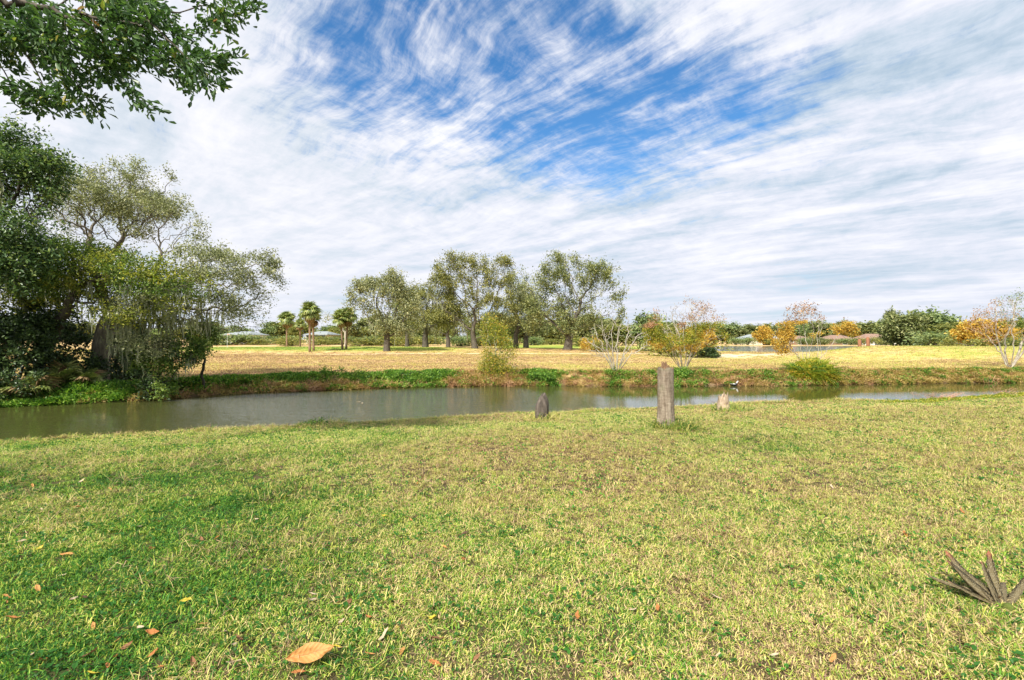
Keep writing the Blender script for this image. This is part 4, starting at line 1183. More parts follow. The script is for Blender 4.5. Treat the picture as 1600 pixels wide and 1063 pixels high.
def palm(label, px, dd, top_px, crown_px, seed, lean=0.0, nf=34, dead=10):
    r = random.Random(seed); b = foot(px, dd)
    root = empty('cabbage_palm', tuple(b)); tag(root, label, 'palm tree')
    s = dd / F; htop = EYE - (top_px - 530) * s - b[2]; cr = crown_px * s / 2
    ht = htop - cr * .75
    P = [np.array([lean * (t ** 1.3) * ht, 0, -.1 + t * (ht + .1)]) for t in np.linspace(0, 1, 9)]
    Rr = [.155 - .035 * math.sin(t * 3.1) + (.06 if t > .85 else 0) for t in np.linspace(0, 1, 9)]
    MB().tube(P, Rr, 9).build('trunk', M['barkpalm'], root, True)
    c = P[-1]
    for k in range(nf + dead):
        dd_ = k >= nf
        f = link('dead_frond' if dd_ else 'frond', r.choice(FD if dd_ else FM), root)
        el_ = r.uniform(-75, -45) if dd_ else 80 - 120 * (k / nf) ** .9 + r.uniform(-8, 8)
        f.location = (c[0], c[1], c[2] + (.0 if dd_ else .15))
        f.rotation_euler = Euler((r.uniform(-.3, .3), -R(el_), k * 2.4 + r.uniform(-.3, .3)), 'XYZ')
        L_ = cr * r.uniform(.95, 1.12) * (.8 if dd_ else 1); f.scale = (L_, L_, L_)
    return root
palm('cabbage palm with the fullest round crown, front of the palm pair in the field', 484, 56, 475, 41, 1)
palm('second cabbage palm trunk just behind the fullest crowned palm', 490, 58, 486, 34, 2, -.02, 24, 16)
palm('smaller cabbage palm left of the palm pair in the field', 448, 84, 489, 32, 3)
palm('slim cabbage palm with a drooping crown between the left palm and the palm pair', 469, 88, 500, 22, 4, nf=24)
palm('short cabbage palm leaning left, right of the palm pair', 535, 61, 487, 36, 5, -.05, 26, 6)
palm('short cabbage palm leaning right, beside the left leaning one', 541, 62, 483, 38, 6, .06, 26, 8)
def palmetto(label, px, dd, size, seed, nf=16):
    r = random.Random(seed); b = foot(px, dd); b[2] = max(b[2], WATER + .02)
    root = empty('palmetto', tuple(b)); tag(root, label, 'palm')
    MB().tube([(0, 0, -.1), (0, 0, .12), (.02, 0, .22)], [.07, .06, .03], 7).build('stem_base', M['barkpalm'], root, True)
    for k in range(nf):
        f = link('frond', r.choice(FM if k < nf - 3 else FD), root); f.location = (0, 0, .12)
        f.rotation_euler = Euler((r.uniform(-.3, .3), -R(r.uniform(15, 80)), k * 2.4), 'XYZ'); L_ = size * r.uniform(.8, 1.15); f.scale = (L_,) * 3
    return root
palmetto('fan palm with green blades at the waterline, front of the dark shrubs', 62, 15.7, .8, 1)
palmetto('fan palm with one brown frond left of the mossy trunk', 100, 16.4, .85, 2)
palmetto('pale fan palm low at the water near the left edge', 30, 15.4, .6, 3, 12)
palmetto('small fan palm under the vine covered shrub bank', 135, 16.6, .7, 4, 12)

# ------------------------------------------------------------------ fern clump under the orange shrub
def fern_mesh(mat, seed):
    r = np.random.default_rng(seed); Vs, Fq, tn_ = [], [], []; o = 0; n_ = 15
    P = [np.array([t * .88, 0, .50 * t - .95 * t ** 2.0]) for t in np.linspace(0, 1, n_ + 1)]
    for k_ in range(n_):
        a_, b_ = P[k_], P[k_ + 1]; w = .006
        Vs.append(np.array([a_ - [0, w, 0], a_ + [0, w, 0], b_ + [0, w, 0], b_ - [0, w, 0]])); Fq.append([[o, o + 1, o + 2, o + 3]]); o += 4; tn_.append(.3)
        if k_ < 2: continue
        ln = .17 * math.sin(math.pi * min(1, (k_ + 1) / n_ * .85 + .12)) ** .7
        for sg in (-1, 1):
            q = b_; t_ = q + [.05, sg * ln, -.03 + .02 * r.random()]; m_ = (q + t_) / 2
            Vs.append(np.array([q, m_ + [.040, 0, .01], t_, m_ - [.036, 0, -.01]])); Fq.append([[o, o + 1, o + 2, o + 3]]); o += 4; tn_.append(r.random())
    return np_mesh('fern_frond', np.concatenate(Vs), [np.concatenate(Fq)], mat, False, {'tone': tn_})
fms = [fern_mesh(M['vine'], 1), fern_mesh(M['lime'], 2), fern_mesh(M['green'], 3), fern_mesh(M['orange'], 4), fern_mesh(M['lime'], 5)]
b = foot(1268, 22.7); b[2] = -.35
root = empty('leather_fern', tuple(b)); tag(root, 'big rounded clump of arching green and yellow fern fronds at the water edge', 'fern')
MB().tube([(0, 0, -.2), (0, 0, .1), (0, .05, .22)], [.28, .24, .1], 9).build('rootstock', M['barkdark'], root, True)
r = np.random.default_rng(91); q = unit(r.normal(size=(5200, 3))); q[:, 2] = np.abs(q[:, 2])
Pf = q * (r.random((5200, 1)) ** .35) * np.array([1.25, .85, 1.02]) + [0, 0, .02]; Pf[:, 2] *= 1 - .25 * (Pf[:, 0] / 1.25) ** 2
Vl, fl, tl = leaves_np(Pf, .15, 92, .35, .3, .30, out_from=np.array([0, 0, .1]))
hh_ = np.clip(Pf[:, 2], 0, 1)
tag(link('leaflets', np_mesh('leaflets', Vl, fl, M['fernmix'], False, {'tone': np.clip(.30 + .55 * tl + .35 * (1 - hh_) * (r.random(5200) > .5), 0, 1)}), root), kind='stuff')
rr_ = random.Random(5)
for k in range(230):
    low_ = k / 230
    f = link('frond', fms[rr_.choice([0, 1, 2, 1, 4] if low_ < .55 else [0, 1, 3, 4, 2, 3])], root)
    a_ = k * 2.39996; ro = .80 * math.sqrt(rr_.random())
    f.location = (math.cos(a_) * ro, math.sin(a_) * ro * .7, .28 - .22 * ro)
    f.rotation_euler = Euler((rr_.uniform(-.25, .25), -R(72 - 78 * low_ + rr_.uniform(-14, 14)), a_  + rr_.uniform(-.4, .4)), 'XYZ')
    L_ = rr_.uniform(.70, .95) * (1.15 - .25 * low_); f.scale = (L_,) * 3

# ------------------------------------------------------------------ stumps
m, n, out = new_mat('weathered_wood')
geo = n.node('ShaderNodeTexCoord').outputs['Object']
q = n.v('MULTIPLY', geo, (1, 1, .10))
f1 = n.noise(q, 26, 7, .7, .4); f2 = n.noise(geo, 3.2, 5, .6)
ring = n.noise(n.v('MULTIPLY', geo, (.3, .3, 1)), 30, 3, .6)
f_ = n.m('ADD', n.m('MULTIPLY', f1, .75), n.m('MULTIPLY', ring, .25))
c = n.ramp(f_, [(.30, (.07, .05, .035)), (.48, (.22, .175, .13)), (.70, (.42, .36, .28))])
c = n.mix(n.m('MULTIPLY', n.sstep(f2, .5, .68), .45), c, (.20, .22, .12))
principled(n, out, c, .9, .1, n.bump(f_, .9, .03))
M['stump'] = m
M['stumpdark'] = bark_mat('charred_wood', (.030, .025, .020), (.20, .165, .135), 20, .2, .8)
M['stumpred'] = bark_mat('broken_wood', (.10, .055, .03), (.42, .27, .16), 22, .3, .9)
M['hollow'] = plain('hollow_dark', (.012, .010, .008), .95, .05)
M['oldwood'] = bark_mat('pale_rotten_wood', (.20, .14, .09), (.58, .46, .33), 18, .3, .9)

def stump(name, label, px, dd, rbot, rtop, hgt, mat, seed, jag=.10, slant=0.0, topmat='stumpred', segs=48, rows_=34, flare=.25, ridges=9):
    r = np.random.default_rng(seed); b = foot(px, dd)
    root = empty(name, tuple(b)); tag(root, label, 'tree stump')
    a_ = np.linspace(0, 2 * np.pi, segs, endpoint=False)
    ph = r.random(6) * 6.28
    top = hgt + jag * (np.abs(np.sin(a_ * 2.5 + ph[0])) + .6 * np.abs(np.sin(a_ * 6 + ph[1])) - .7) + r.normal(0, jag * .18, segs) + slant * np.cos(a_)
    rid = .02 * np.sin(ridges * a_ + ph[2]) + .012 * np.sin((ridges * 2 + 1) * a_ + ph[3])
    Vv = []
    for k_ in range(rows_ + 1):
        t_ = k_ / rows_
        z_ = -.15 + (top + .15) * t_
        rad_ = rbot + (rtop - rbot) * t_ ** .6 + flare * rbot * np.exp(-np.maximum(z_, 0) / .12)
        rad_ = rad_ * (1 + rid * (1 + .8 * np.exp(-z_ / .2)) + .03 * (vnoise(a_ * 3 + 5, z_ * 6, 1.5, seed) - .5) * 2 + .012 * r.normal(size=segs))
        Vv.append(np.stack([rad_ * np.cos(a_), rad_ * np.sin(a_), z_], 1))
    Vv = np.concatenate(Vv); i = np.arange(rows_)[:, None] * segs; j = np.arange(segs)[None]; j2 = (j + 1) % segs
    q_ = np.stack([i + j, i + j2, i + segs + j2, i + segs + j], -1).reshape(-1, 4)
    link('trunk', np_mesh('trunk', Vv, q_, M[mat], True), root)
    # broken inner wood: rings falling into the hollow, with splinters
    Vi = []
    R_ = 5
    for k_ in range(R_ + 1):
        t_ = k_ / R_
        rad_ = (rtop * .985) * (1 - t_ * .93)
        z_ = top * (1 - t_) + (hgt - .04) * t_ - .01 - .05 * np.sin(t_ * 3.1) + r.normal(0, .018, segs) * (t_ > 0)
        Vi.append(np.stack([rad_ * np.cos(a_), rad_ * np.sin(a_), z_], 1))
    Vi = np.concatenate(Vi); i = np.arange(R_)[:, None] * segs
    q_ = np.stack([i + j, i + j2, i + segs + j2, i + segs + j], -1).reshape(-1, 4)
    cap = [np.arange(R_ * segs, (R_ + 1) * segs)[None]]
    link('broken_top', np_mesh('broken_top', Vi, [q_] + cap, M[topmat], False), root)
    return root, b
st, bS = stump('tall_stump', 'tall grey dead palm trunk stump with a splintered top standing alone on the lawn', 1040, 8.80, .150, .142, 1.06, 'stump', 5, .035, ridges=5)
s_ = MB()
rs = random.Random(3)
for k in range(26):
    a_ = rs.uniform(0, 6.28); q = rs.uniform(.02, .115); hh = rs.uniform(.08, .20) * (1.15 if math.cos(a_) < .2 else .55)
    s_.tube([(q * math.cos(a_), q * math.sin(a_), .93), (q * math.cos(a_) + rs.uniform(-.02, .02), q * math.sin(a_) + rs.uniform(-.02, .02), 1.02 + hh * .85)], [.036, .008], 4)
sp = s_.build('splinters', M['stumpred'], st); tag(sp, kind='stuff')

# pointed stump at the water edge: solid with a seam and a hollow foot
def pointed_stump():
    b = foot(846, 10.6); root = empty('pointed_stump', tuple(b)); tag(root, 'dark weathered stump tapering to a point at the water edge, left of the tall one', 'tree stump')
    segs, rows_ = 32, 22; a_ = np.linspace(0, 2 * np.pi, segs, endpoint=False); Vv = []
    r = np.random.default_rng(8)
    for k_ in range(rows_ + 1):
        t_ = k_ / rows_; z_ = -.1 + .66 * t_
        prof = .155 * (1 - .12 * t_) if t_ < .62 else .155 * (.926 - .55 * ((t_ - .62) / .38) ** 1.6)
        rad_ = prof * (1 + .05 * np.sin(7 * a_ + 1) + .03 * np.sin(13 * a_) + .02 * r.normal(size=segs))
        seam = np.exp(-((np.mod(a_ - 4.75 + np.pi, 2 * np.pi) - np.pi) / .10) ** 2) * .035
        foot_ = np.exp(-((np.mod(a_ - 4.6 + np.pi, 2 * np.pi) - np.pi) / .45) ** 2) * .09 * (t_ < .36)
        rad_ = rad_ - seam - foot_
        xs_ = rad_ * np.cos(a_) + .02 * t_; Vv.append(np.stack([xs_, rad_ * np.sin(a_) * .9, z_ + (0.05 * np.cos(a_ - .4)) * t_], 1))
    Vv = np.concatenate(Vv); i = np.arange(rows_)[:, None] * segs; j = np.arange(segs)[None]; j2 = (j + 1) % segs
    q_ = np.stack([i + j, i + j2, i + segs + j2, i + segs + j], -1).reshape(-1, 4)
    link('trunk', np_mesh('trunk', Vv, [q_, np.arange(rows_ * segs, (rows_ + 1) * segs)[None]], M['stumpdark'], True), root)
    mb = MB()
    for (x0, x1, z0, z1) in ((-.09, -.02, 0, .17), (.03, .01, 0, .16), (.09, .08, 0, .14)):
        mb.tube([(x0, -.155, z0 - .05), (x1, -.145, z1)], [.022, .014], 6)
    link_ = mb.build('root_spur', M['stumpdark'], root, True)
    return b
bP = pointed_stump()
bq = stump('short_stump', 'short pale rotten stump with a ragged top in green weeds, right of the tall one', 1130, 12.0, .17, .11, .34, 'oldwood', 9, .11, .06, 'oldwood', 32, 18, .3)[1]

# tufts of long grass round the stumps
def tuft_obj(label, c, n_, rad, L, seed, dryv, mat='tuftgreen'):
    Vt, q, tri, tones, hue = blades(n_, rad, L, .009, .75, 3, seed, disc=True)
    Vt = Vt.copy(); Vt[:, 1] += 0
    o = link('grass_tuft', np_mesh('grass_tuft', Vt, q + [tri], M[mat], False, {'tone': np.clip(tones ** 1.3 * .95 + dryv, 0, 1)}), None, (c[0], c[1], gz(c[0], c[1]) - .01))
    tag(o, label, 'grass', kind='stuff')
M['tuftgreen'] = leaf_mat('tuft_blades', [(0, (.03, .08, .012)), (.3, (.09, .19, .025)), (.55, (.24, .32, .05)), (.8, (.52, .46, .12)), (1, (.66, .52, .22))], .3, .5, .2, .1)
tuft_obj('long green grass growing round the foot of the tall stump', (bS[0] + .10, bS[1] - .18), 700, .42, .24, 1, .0)
tuft_obj('dark green grass patch just right of the tall stump foot', (bS[0] + .28, bS[1] - .45), 300, .30, .14, 5, .0)
tuft_obj('green weeds round the short pale stump', (bq[0] + .1, bq[1] - .25), 520, .50, .24, 2, .05)
tuft_obj('olive and straw grass round the pointed stump', (bP[0] + .05, bP[1] - .12), 420, .42, .26, 3, .38)
tuft_obj('dark green grass clump in the left half of the lawn', (-2.45, 4.9), 420, .28, .12, 4, -.05)
tuft_obj('light green weeds at the near water edge left of the pointed stump', (-4.1, float(yn(-4.1)) - .25), 500, .55, .17, 6, .25)
wo_ = link('bank_weed', leafclump(M['vine'], 240, .34, .16, .045, 250), None, (-4.25, float(yn(-4.25)) - .3, gz(-4.25, float(yn(-4.25)) - .3)))
tag(wo_, 'low lime green weed at the near water edge left of the pointed stump', 'weed', kind='stuff')

# reddish wispy weeds in the water near the short stump and at the right
M['wisp'] = bark_mat('reddish_stems', (.30, .14, .09), (.60, .38, .27), 10, 1)
def wisp(label, x0, y0, w, h, nst, seed):
    r = np.random.default_rng(seed); ch = []; rd = []
    for k in range(nst):
        a_ = r.uniform(-1.3, 1.3); L_ = h * r.uniform(.6, 1.1); p = np.array([r.normal(0, w * .22), r.normal(0, .12), -.1]); pts = [p.copy()]
        dv_ = np.array([math.sin(a_) * w / h * .8, r.normal(0, .25), 1.])
        for q in range(5): p = p + dv_ * L_ / 5 + r.normal(0, .012, 3); dv_[2] *= .82; pts.append(p.copy())
        ch.append(np.array(pts)); rd.append(np.linspace(.004, .0016, 6))
        for q in range(3):
            s0 = pts[2 + q]; v_ = unit(r.normal(size=3)) * L_ * .22; v_[2] = abs(v_[2]); ch.append(np.array([s0, s0 + v_])); rd.append(np.array([.0025, .001]))
    Vv, Ff = tube_np(ch, rd, 3)
    o = link('water_weed', np_mesh('water_weed', Vv, Ff, M['wisp']), None, (x0, y0, gz(x0, y0))); tag(o, label, 'weed', kind='stuff')
wisp('wispy reddish weed at the water edge right of the short stump', 6.8, float(yn(6.8)) + .05, 1.3, .42, 90, 1)
wisp('wispy reddish weed at the near water edge left of the tall stump', 1.9, float(yn(1.9)) - .15, .6, .22, 30, 2)
wisp('wispy brown weed in the narrow end of the canal on the right', 17.6, float(yn(17.6)) - .1, 1.4, .5, 26, 3)
wisp('brown weed stems at the near water edge beside the lime plants', 14.2, float(yn(14.2)) - .1, 1.2, .5, 60, 4)
wisp('thin brown weeds at the water edge far right', 20.5, float(yn(20.5)) - .3, 1.4, .5, 26, 5)
Px = rng.uniform(11.0, 21, 420); Po = rng.uniform(-.2, 1.1, 420); Pyy = yn(Px) - Po + .1
scatter('edge_weeds', 'low lime green leafy plants along the near water edge on the right', np.stack([Px, Pyy, np.maximum(height(Px, Pyy), WATER)], 1),
        proto_collection('edge_weed', [leafclump(M['lime'], 90, .2, .10, .06, 240 + k) for k in range(3)]), .30 + .45 * rng.random(420), np.zeros(420), .15, cat='ground cover')

# ------------------------------------------------------------------ spiky plant at lower right
m, n, out = new_mat('mauve_leaf')
geo = n.node('ShaderNodeTexCoord').outputs['Object']
vo = n.node('ShaderNodeTexVoronoi'); n.put(vo.inputs['Vector'], geo); vo.inputs['Scale'].default_value = 95
sp_ = n.sstep(vo.outputs['Distance'], .18, .42)
gr = n.noise(geo, 9, 4, .6)
base_c = n.mix(gr, (.085, .055, .03), (.17, .145, .07))
c = n.mix(sp_, (.25, .22, .14), base_c)
c = n.mix(n.sstep(n.sep(geo)[0], .30, .40), c, (.33, .10, .05))
principled(n, out, c, .6, .3, n.bump(vo.outputs['Distance'], .6, .01))
M['mauve'] = m
def succ_leaf(L, w, curl, seed):
    r = np.random.default_rng(seed); k = 14; V_, F_ = [], []
    for i_ in range(k + 1):
        t = i_ / k; ww = w * (1 - t) ** .55 * (.75 + .6 * t) if t < 1 else .001
        x_ = L * t; z_ = curl * t * t * L
        th_ = .012 * (1 - t) + .002
        V_ += [(x_, -ww, z_ + .35 * ww), (x_, -ww * .5, z_ - th_ * .4 + .05 * ww), (x_, 0, z_ - th_), (x_, ww * .5, z_ - th_ * .4 + .05 * ww), (x_, ww, z_ + .35 * ww), (x_, 0, z_ + .002)]
        if i_ % 2 == 1 and t < .95:   # toothed margin
            V_[-6] = (x_ + .004, -ww - .006, z_ + .35 * ww); V_[-2] = (x_ + .004, ww + .006, z_ + .35 * ww)
    for i_ in range(k):
        a_ = i_ * 6; b_ = a_ + 6
        for j_ in range(6): F_.append((a_ + j_, a_ + (j_ + 1) % 6, b_ + (j_ + 1) % 6, b_ + j_))
    me = np_mesh('leaf', np.array(V_), np.array(F_), M['mauve'], True)
    return me
sl = [succ_leaf(.36, .046, .15, 1), succ_leaf(.32, .044, -.25, 2), succ_leaf(.38, .040, .4, 3)]
pS = W3(1566, 950, 2.86); pS[2] = gz(pS[0], pS[1]) - .004
root = empty('spiky_succulent', tuple(pS)); root.scale = (.84, .84, .84); tag(root, 'spiky plant with mottled mauve leaves and a cut green core, lower right of the lawn', 'succulent')
for (az, el_, s_c, k) in [(122, 30, .95, 0), (140, 24, .95, 2), (100, 42, .85, 1), (80, 44, .8, 0), (62, 34, .9, 2), (46, 30, .8, 1), (156, 16, .85, 0), (168, 8, .7, 1), (20, 14, .8, 2), (-10, 6, .6, 1), (98, 16, 1.0, 2)]:
    f = link('leaf', sl[k], root); f.location = (.03 * math.cos(R(az)), .03 * math.sin(R(az)), .01); f.rotation_euler = Euler((random.uniform(-.4, .4), -R(el_), R(az)), 'XYZ'); f.scale = (s_c,) * 3
o = MB().tube([(0, -.02, -.03), (0, -.035, .0), (0, -.045, .035), (0, -.05, .05)], [.030, .034, .030, .018], 14).build('cut_core', plain('cut_core_green', (.10, .13, .02), .7, .3, .5, 120, bump=.6), root, True)
f = link('fallen_leaf', sl[1], None, tuple(W3(1530, 925, 2.95) * [1, 1, 0] + [0, 0, .055])); f.rotation_euler = (2.9, .05, R(152)); f.scale = (.8, .6, .8)
tag(f, 'narrow reddish dry leaf lying left of the spiky plant', 'leaf')

# ------------------------------------------------------------------ fallen leaves
def dry_leaf_mesh(seed, curl=.5, wid=.42, fold=.35, mat=None):
    r = np.random.default_rng(seed); nu, nv = 10, 6; V_ = []
    for i_ in range(nu + 1):
        u = i_ / nu; w_ = wid * math.sin(math.pi * min(max(u, .0), 1)) ** .75 * (1 - .25 * u) + .004
        w_ *= 1 + .14 * math.sin(u * 9 + seed) + .06 * r.normal()
        for j_ in range(nv + 1):
            v_ = j_ / nv * 2 - 1
            V_.append((u - .5, v_ * w_ / 2, fold * abs(v_) * w_ / 2 + curl * (u - .5) ** 2 * .5 + .03 * math.sin(u * 7 + v_ * 3 + seed) + .015 * r.normal()))
    F_ = [(a * (nv + 1) + b_, (a + 1) * (nv + 1) + b_, (a + 1) * (nv + 1) + b_ + 1, a * (nv + 1) + b_ + 1) for a in range(nu) for b_ in range(nv)]
    return np_mesh('fallen_leaf', np.array(V_), np.array(F_), mat, True)
def dryleaf_mat(name, c0, c1, vein):
    m, n, out = new_mat(name); g_ = n.node('ShaderNodeTexCoord').outputs['Object']
    f_ = n.noise(g_, 5, 5, .6); c = n.mix(f_, c0, c1)
    ox, oy, oz = n.sep(g_)
    wv = n.m('SINE', n.m('ADD', n.m('MULTIPLY', ox, 60.0), n.m('MULTIPLY', n.m('ABSOLUTE', oy), -45.0)))
    c = n.mix(n.m('MULTIPLY', n.sstep(wv, .6, 1.0), .3), c, vein)
    mid = n.m('SUBTRACT', 1.0, n.sstep(n.m('ABSOLUTE', oy), .006, .016)); c = n.mix(n.m('MULTIPLY', mid, .6), c, vein)
    sp2 = n.sstep(n.noise(g_, 17, 3, .6), .60, .68); c = n.mix(n.m('MULTIPLY', sp2, .7), c, vein)
    p = principled(n, None, c, .6, .3, n.bump(n.m('ADD', f_, n.m('MULTIPLY', wv, .1)), .4, .02))
    t = n.node('ShaderNodeBsdfTranslucent'); n.put(t.inputs[0], c); mx = n.node('ShaderNodeMixShader'); mx.inputs[0].default_value = .2
    n.nt.links.new(p.outputs[0], mx.inputs[1]); n.nt.links.new(t.outputs[0], mx.inputs[2]); n.nt.links.new(mx.outputs[0], out.inputs[0])
    return m
DL = [dryleaf_mat('tan_leaf', (.50, .22, .06), (.64, .34, .12), (.33, .15, .06)), dryleaf_mat('brown_leaf', (.20, .09, .04), (.38, .19, .09), (.12, .05, .03)),
      dryleaf_mat('russet_leaf', (.42, .14, .04), (.55, .25, .08), (.25, .08, .03)), dryleaf_mat('pale_leaf', (.50, .38, .24), (.68, .56, .40), (.36, .26, .16)),
      dryleaf_mat('yellow_leaf', (.58, .45, .04), (.72, .58, .08), (.45, .32, .03)), dryleaf_mat('dark_leaf', (.06, .035, .025), (.16, .09, .05), (.04, .02, .01))]
DN = ['tan', 'dark brown', 'russet', 'pale grey brown', 'yellow', 'nearly black']
lm = [[dry_leaf_mesh(10 * a + b_, .3 + .5 * b_, .36 + .06 * b_, .3, DL[a]) for b_ in range(3)] for a in range(6)]
def leaf_at(px, py, L_, ci, rz, lift=.05, tilt=.2, label=None, group=None):
    dd = EYE * F / (py - 530); x_ = (px - 800) / F * dd; z_ = gz(x_, dd) + lift
    dd = (EYE - z_) * F / (py - 530); x_ = (px - 800) / F * dd
    o = link('fallen_leaf', random.choice(lm[ci]), None, (x_, dd, z_)); o.rotation_euler = (random.uniform(-tilt, tilt), random.uniform(-tilt, tilt), rz); o.scale = (L_,) * 3
    tag(o, label, 'leaf', group); return o
big = leaf_at(487, 1020, .21, 0, R(10), .075, 0, 'largest tan curled leaf on the grass at the bottom left of centre')
big.data = dry_leaf_mesh(3, .55, .50, .28, DL[0]); big.rotation_euler = (R(52), R(-12), R(4)); big.scale = (.24, .17, .26)
for (px, py, L_, ci, a_, lb) in [(140, 1022, .09, 1, 20, 'dark brown curled leaf near the bottom left corner'), (168, 1040, .06, 2, -50, 'rust brown leaf right below the dark curled leaf, bottom left'),
                                 (238, 988, .07, 2, 10, 'rust leaf beside the two pale scraps, lower left'), (220, 980, .06, 3, -20, 'pale grey leaf scrap left of the rust leaf, lower left'),
                                 (104, 866, .09, 0, 5, 'thin tan leaf on the upper left part of the lawn'), (365, 1035, .07, 3, 30, 'pale rounded leaf left of the largest curled leaf'),
                                 (365, 1007, .05, 3, 80, 'small pale leaf above the pale rounded leaf, left of the largest leaf'), (600, 992, .08, 3, 60, 'pale upright leaf right of the largest curled leaf'),
                                 (578, 1022, .06, 0, -20, 'small tan leaf just right of the largest curled leaf'), (466, 1050, .07, 2, 30, 'rust leaf just below the largest curled leaf'),
                                 (20, 965, .07, 2, 25, 'rust leaf at the left edge of the lawn'), (145, 1052, .06, 4, 10, 'yellow leaf at the bottom left corner'),
                                 (684, 997, .09, 1, 40, 'dark red brown leaf in the lower middle of the lawn'), (608, 905, .06, 1, 70, 'dark leaf standing above the lower middle of the lawn'),
                                 (1028, 950, .07, 2, 80, 'rust leaf standing in dry grass right of centre'), (902, 962, .06, 2, 80, 'rust leaf standing in grass below centre'),
                                 (423, 840, .05, 2, 0, 'small rust leaf in the left middle of the lawn'), (527, 1010, .05, 4, 0, 'small yellow leaf right under the largest leaf'),
                                 (1210, 1024, .05, 3, 0, 'pale leaf in the lower right lawn'), (985, 1040, .06, 1, 50, 'brown leaf at the bottom right of centre')]:
    leaf_at(px, py, L_, ci, R(a_), .028, .45, lb)
rf = random.Random(11)
for k in range(110):
    left_ = rf.random() < .72
    px = rf.uniform(0, 700) if left_ else rf.uniform(600, 1600); py = 640 + 60 * (px < 700) + 400 * rf.random() ** .8
    ci = rf.choice([0, 1, 2, 3, 3, 5, 4])
    if py > 1060 or (430 < px < 540 and 985 < py): continue
    dd = EYE * F / (py - 530)
    if dd > float(yn((px - 800) / F * dd)) - .4: continue
    leaf_at(px, py, rf.uniform(.035, .075), ci, rf.uniform(0, 6.28), .022, .6, 'small %s fallen leaf scattered in the lawn' % DN[ci], 'small %s leaves scattered in the lawn' % DN[ci])

# ------------------------------------------------------------------ overhead branch with separate leaves
b = np.array([-10.2, -1.2, gz(-10.2, -1.2)])
bl = [bpix(20, 40, 6.07, 90, 60, 70), bpix(120, 75, 5.93, 90, 52, 60), bpix(210, 50, 5.80, 80, 45, 60), bpix(275, 95, 5.66, 42, 38, 45), bpix(190, 10, 6.07, 90, 25, 60), bpix(330, 8, 6.07, 60, 18, 50), bpix(60, 150, 6.07, 50, 22, 45),
      bpix(130, 150, 5.80, 40, 28, 35), bpix(320, 128, 5.52, 20, 20, 20, 2), bpix(355, 90, 5.59, 22, 12, 15, 2), bpix(240, 170, 5.80, 32, 12, 15, 2), bpix(395, 12, 5.80, 22, 8, 20), bpix(-90, 40, 5.93, 80, 80, 70)]
b_ = b
nodes_tr = [b_, b_ + [.2, .2, 2.2], b_ + [.9, 1.0, 4.6], b_ + [2.4, 5.2, 6.2]]
att = blob_points(bl, 1500, 77, .5)
tr = []
for a1, a2 in zip(nodes_tr[:-1], nodes_tr[1:]):
    a1 = np.array(a1); a2 = np.array(a2); k_ = int(np.linalg.norm(a2 - a1) / .16)
    for q in range(k_): tr.append(a1 + (a2 - a1) * q / k_)
tr.append(np.array(nodes_tr[-1]))
nodes, par = colonize(tr, att, .15, .165, 130, .2, 78)
ch, rd, tips, rad = skeleton(nodes, par, .0028, .065)
Vt, Ft = tube_np(ch, rd, 6)
root = empty('overhanging_oak', tuple(b)); tag(root, 'near oak whose leafy branch hangs into the top left corner', 'tree')
link('trunk', np_mesh('trunk', Vt - b, Ft, M['bark'], True), root)
thin = np.where(tips <= 3)[0]
# twig groups: leaves set along the last shoots, pointing outwards
r = np.random.default_rng(79)
pp = par[thin]; dirs = unit(nodes[thin] - nodes[pp])
per = 26
Pn = np.repeat(nodes[thin], per, 0); Dn = np.repeat(dirs, per, 0)
Pn = Pn + Dn * (r.random((len(Pn), 1)) - .6) * .19 + r.normal(0, .048, Pn.shape)
ax = unit(Dn * .8 + r.normal(0, .55, Pn.shape) + np.array([0, 0, -.12]))
nv_ = r.normal(0, .6, Pn.shape); nv_[:, 2] += .9; bb = unit(np.cross(nv_, ax)); cc = np.cross(ax, bb)
L_ = (.100 * (.65 + .6 * r.random(len(Pn))))[:, None]; w_ = L_ * .40
fr = [(0, 0, 0), (.30, .34, .06), (.70, .5, .09), (1, 0, -.05), (.70, -.5, .09), (.30, -.34, .06)]
Vl = np.stack([Pn + ax * L_ * x_ + bb * w_ * y_ + cc * L_ * z_ for x_, y_, z_ in fr], 1)
tone = np.clip(r.beta(2, 2.2, len(Pn)), 0, 1)
# the 300 largest in view get objects of their own (shared leaf meshes)
prj = np.stack([Pn[:, 0] / np.maximum(Pn[:, 1], .1) * F + 800, 530 - (Pn[:, 2] - EYE) / np.maximum(Pn[:, 1], .1) * F], 1)
inv = (Pn[:, 1] > 1) & (prj[:, 0] > 0) & (prj[:, 0] < 1600) & (prj[:, 1] > 0)
size_ = np.where(inv, L_[:, 0] / Pn[:, 1] + .004 * (prj[:, 0] / 400) + .006 * (prj[:, 1] / 200), -1)
pick = np.argsort(-size_)[:300]
own = np.zeros(len(Pn), bool); own[pick] = True
FT = [(0, 1, 2, 3), (0, 3, 4, 5)]
leafmes = []
for k in range(8):
    Vk = np.array([(x_, y_ * .40, z_) for x_, y_, z_ in fr]); leafmes.append(np_mesh('leaf', Vk, [np.array(FT)], M['over'], False, {'tone': np.full(2, (k + .5) / 8)}))
for i_ in pick:
    o = bpy.data.objects.new('leaf', leafmes[min(7, int(tone[i_] * 8))]); COL.objects.link(o); o.parent = root
    mtx = Matrix((tuple(ax[i_]), tuple(bb[i_]), tuple(cc[i_]))).transposed().to_4x4(); s_ = float(L_[i_, 0])
    o.matrix_local = Matrix.Translation(tuple(Pn[i_] - b)) @ mtx @ Matrix.Scale(s_, 4)
Vr = Vl[~own].reshape(-1, 3); o_ = np.arange((~own).sum()) * 6
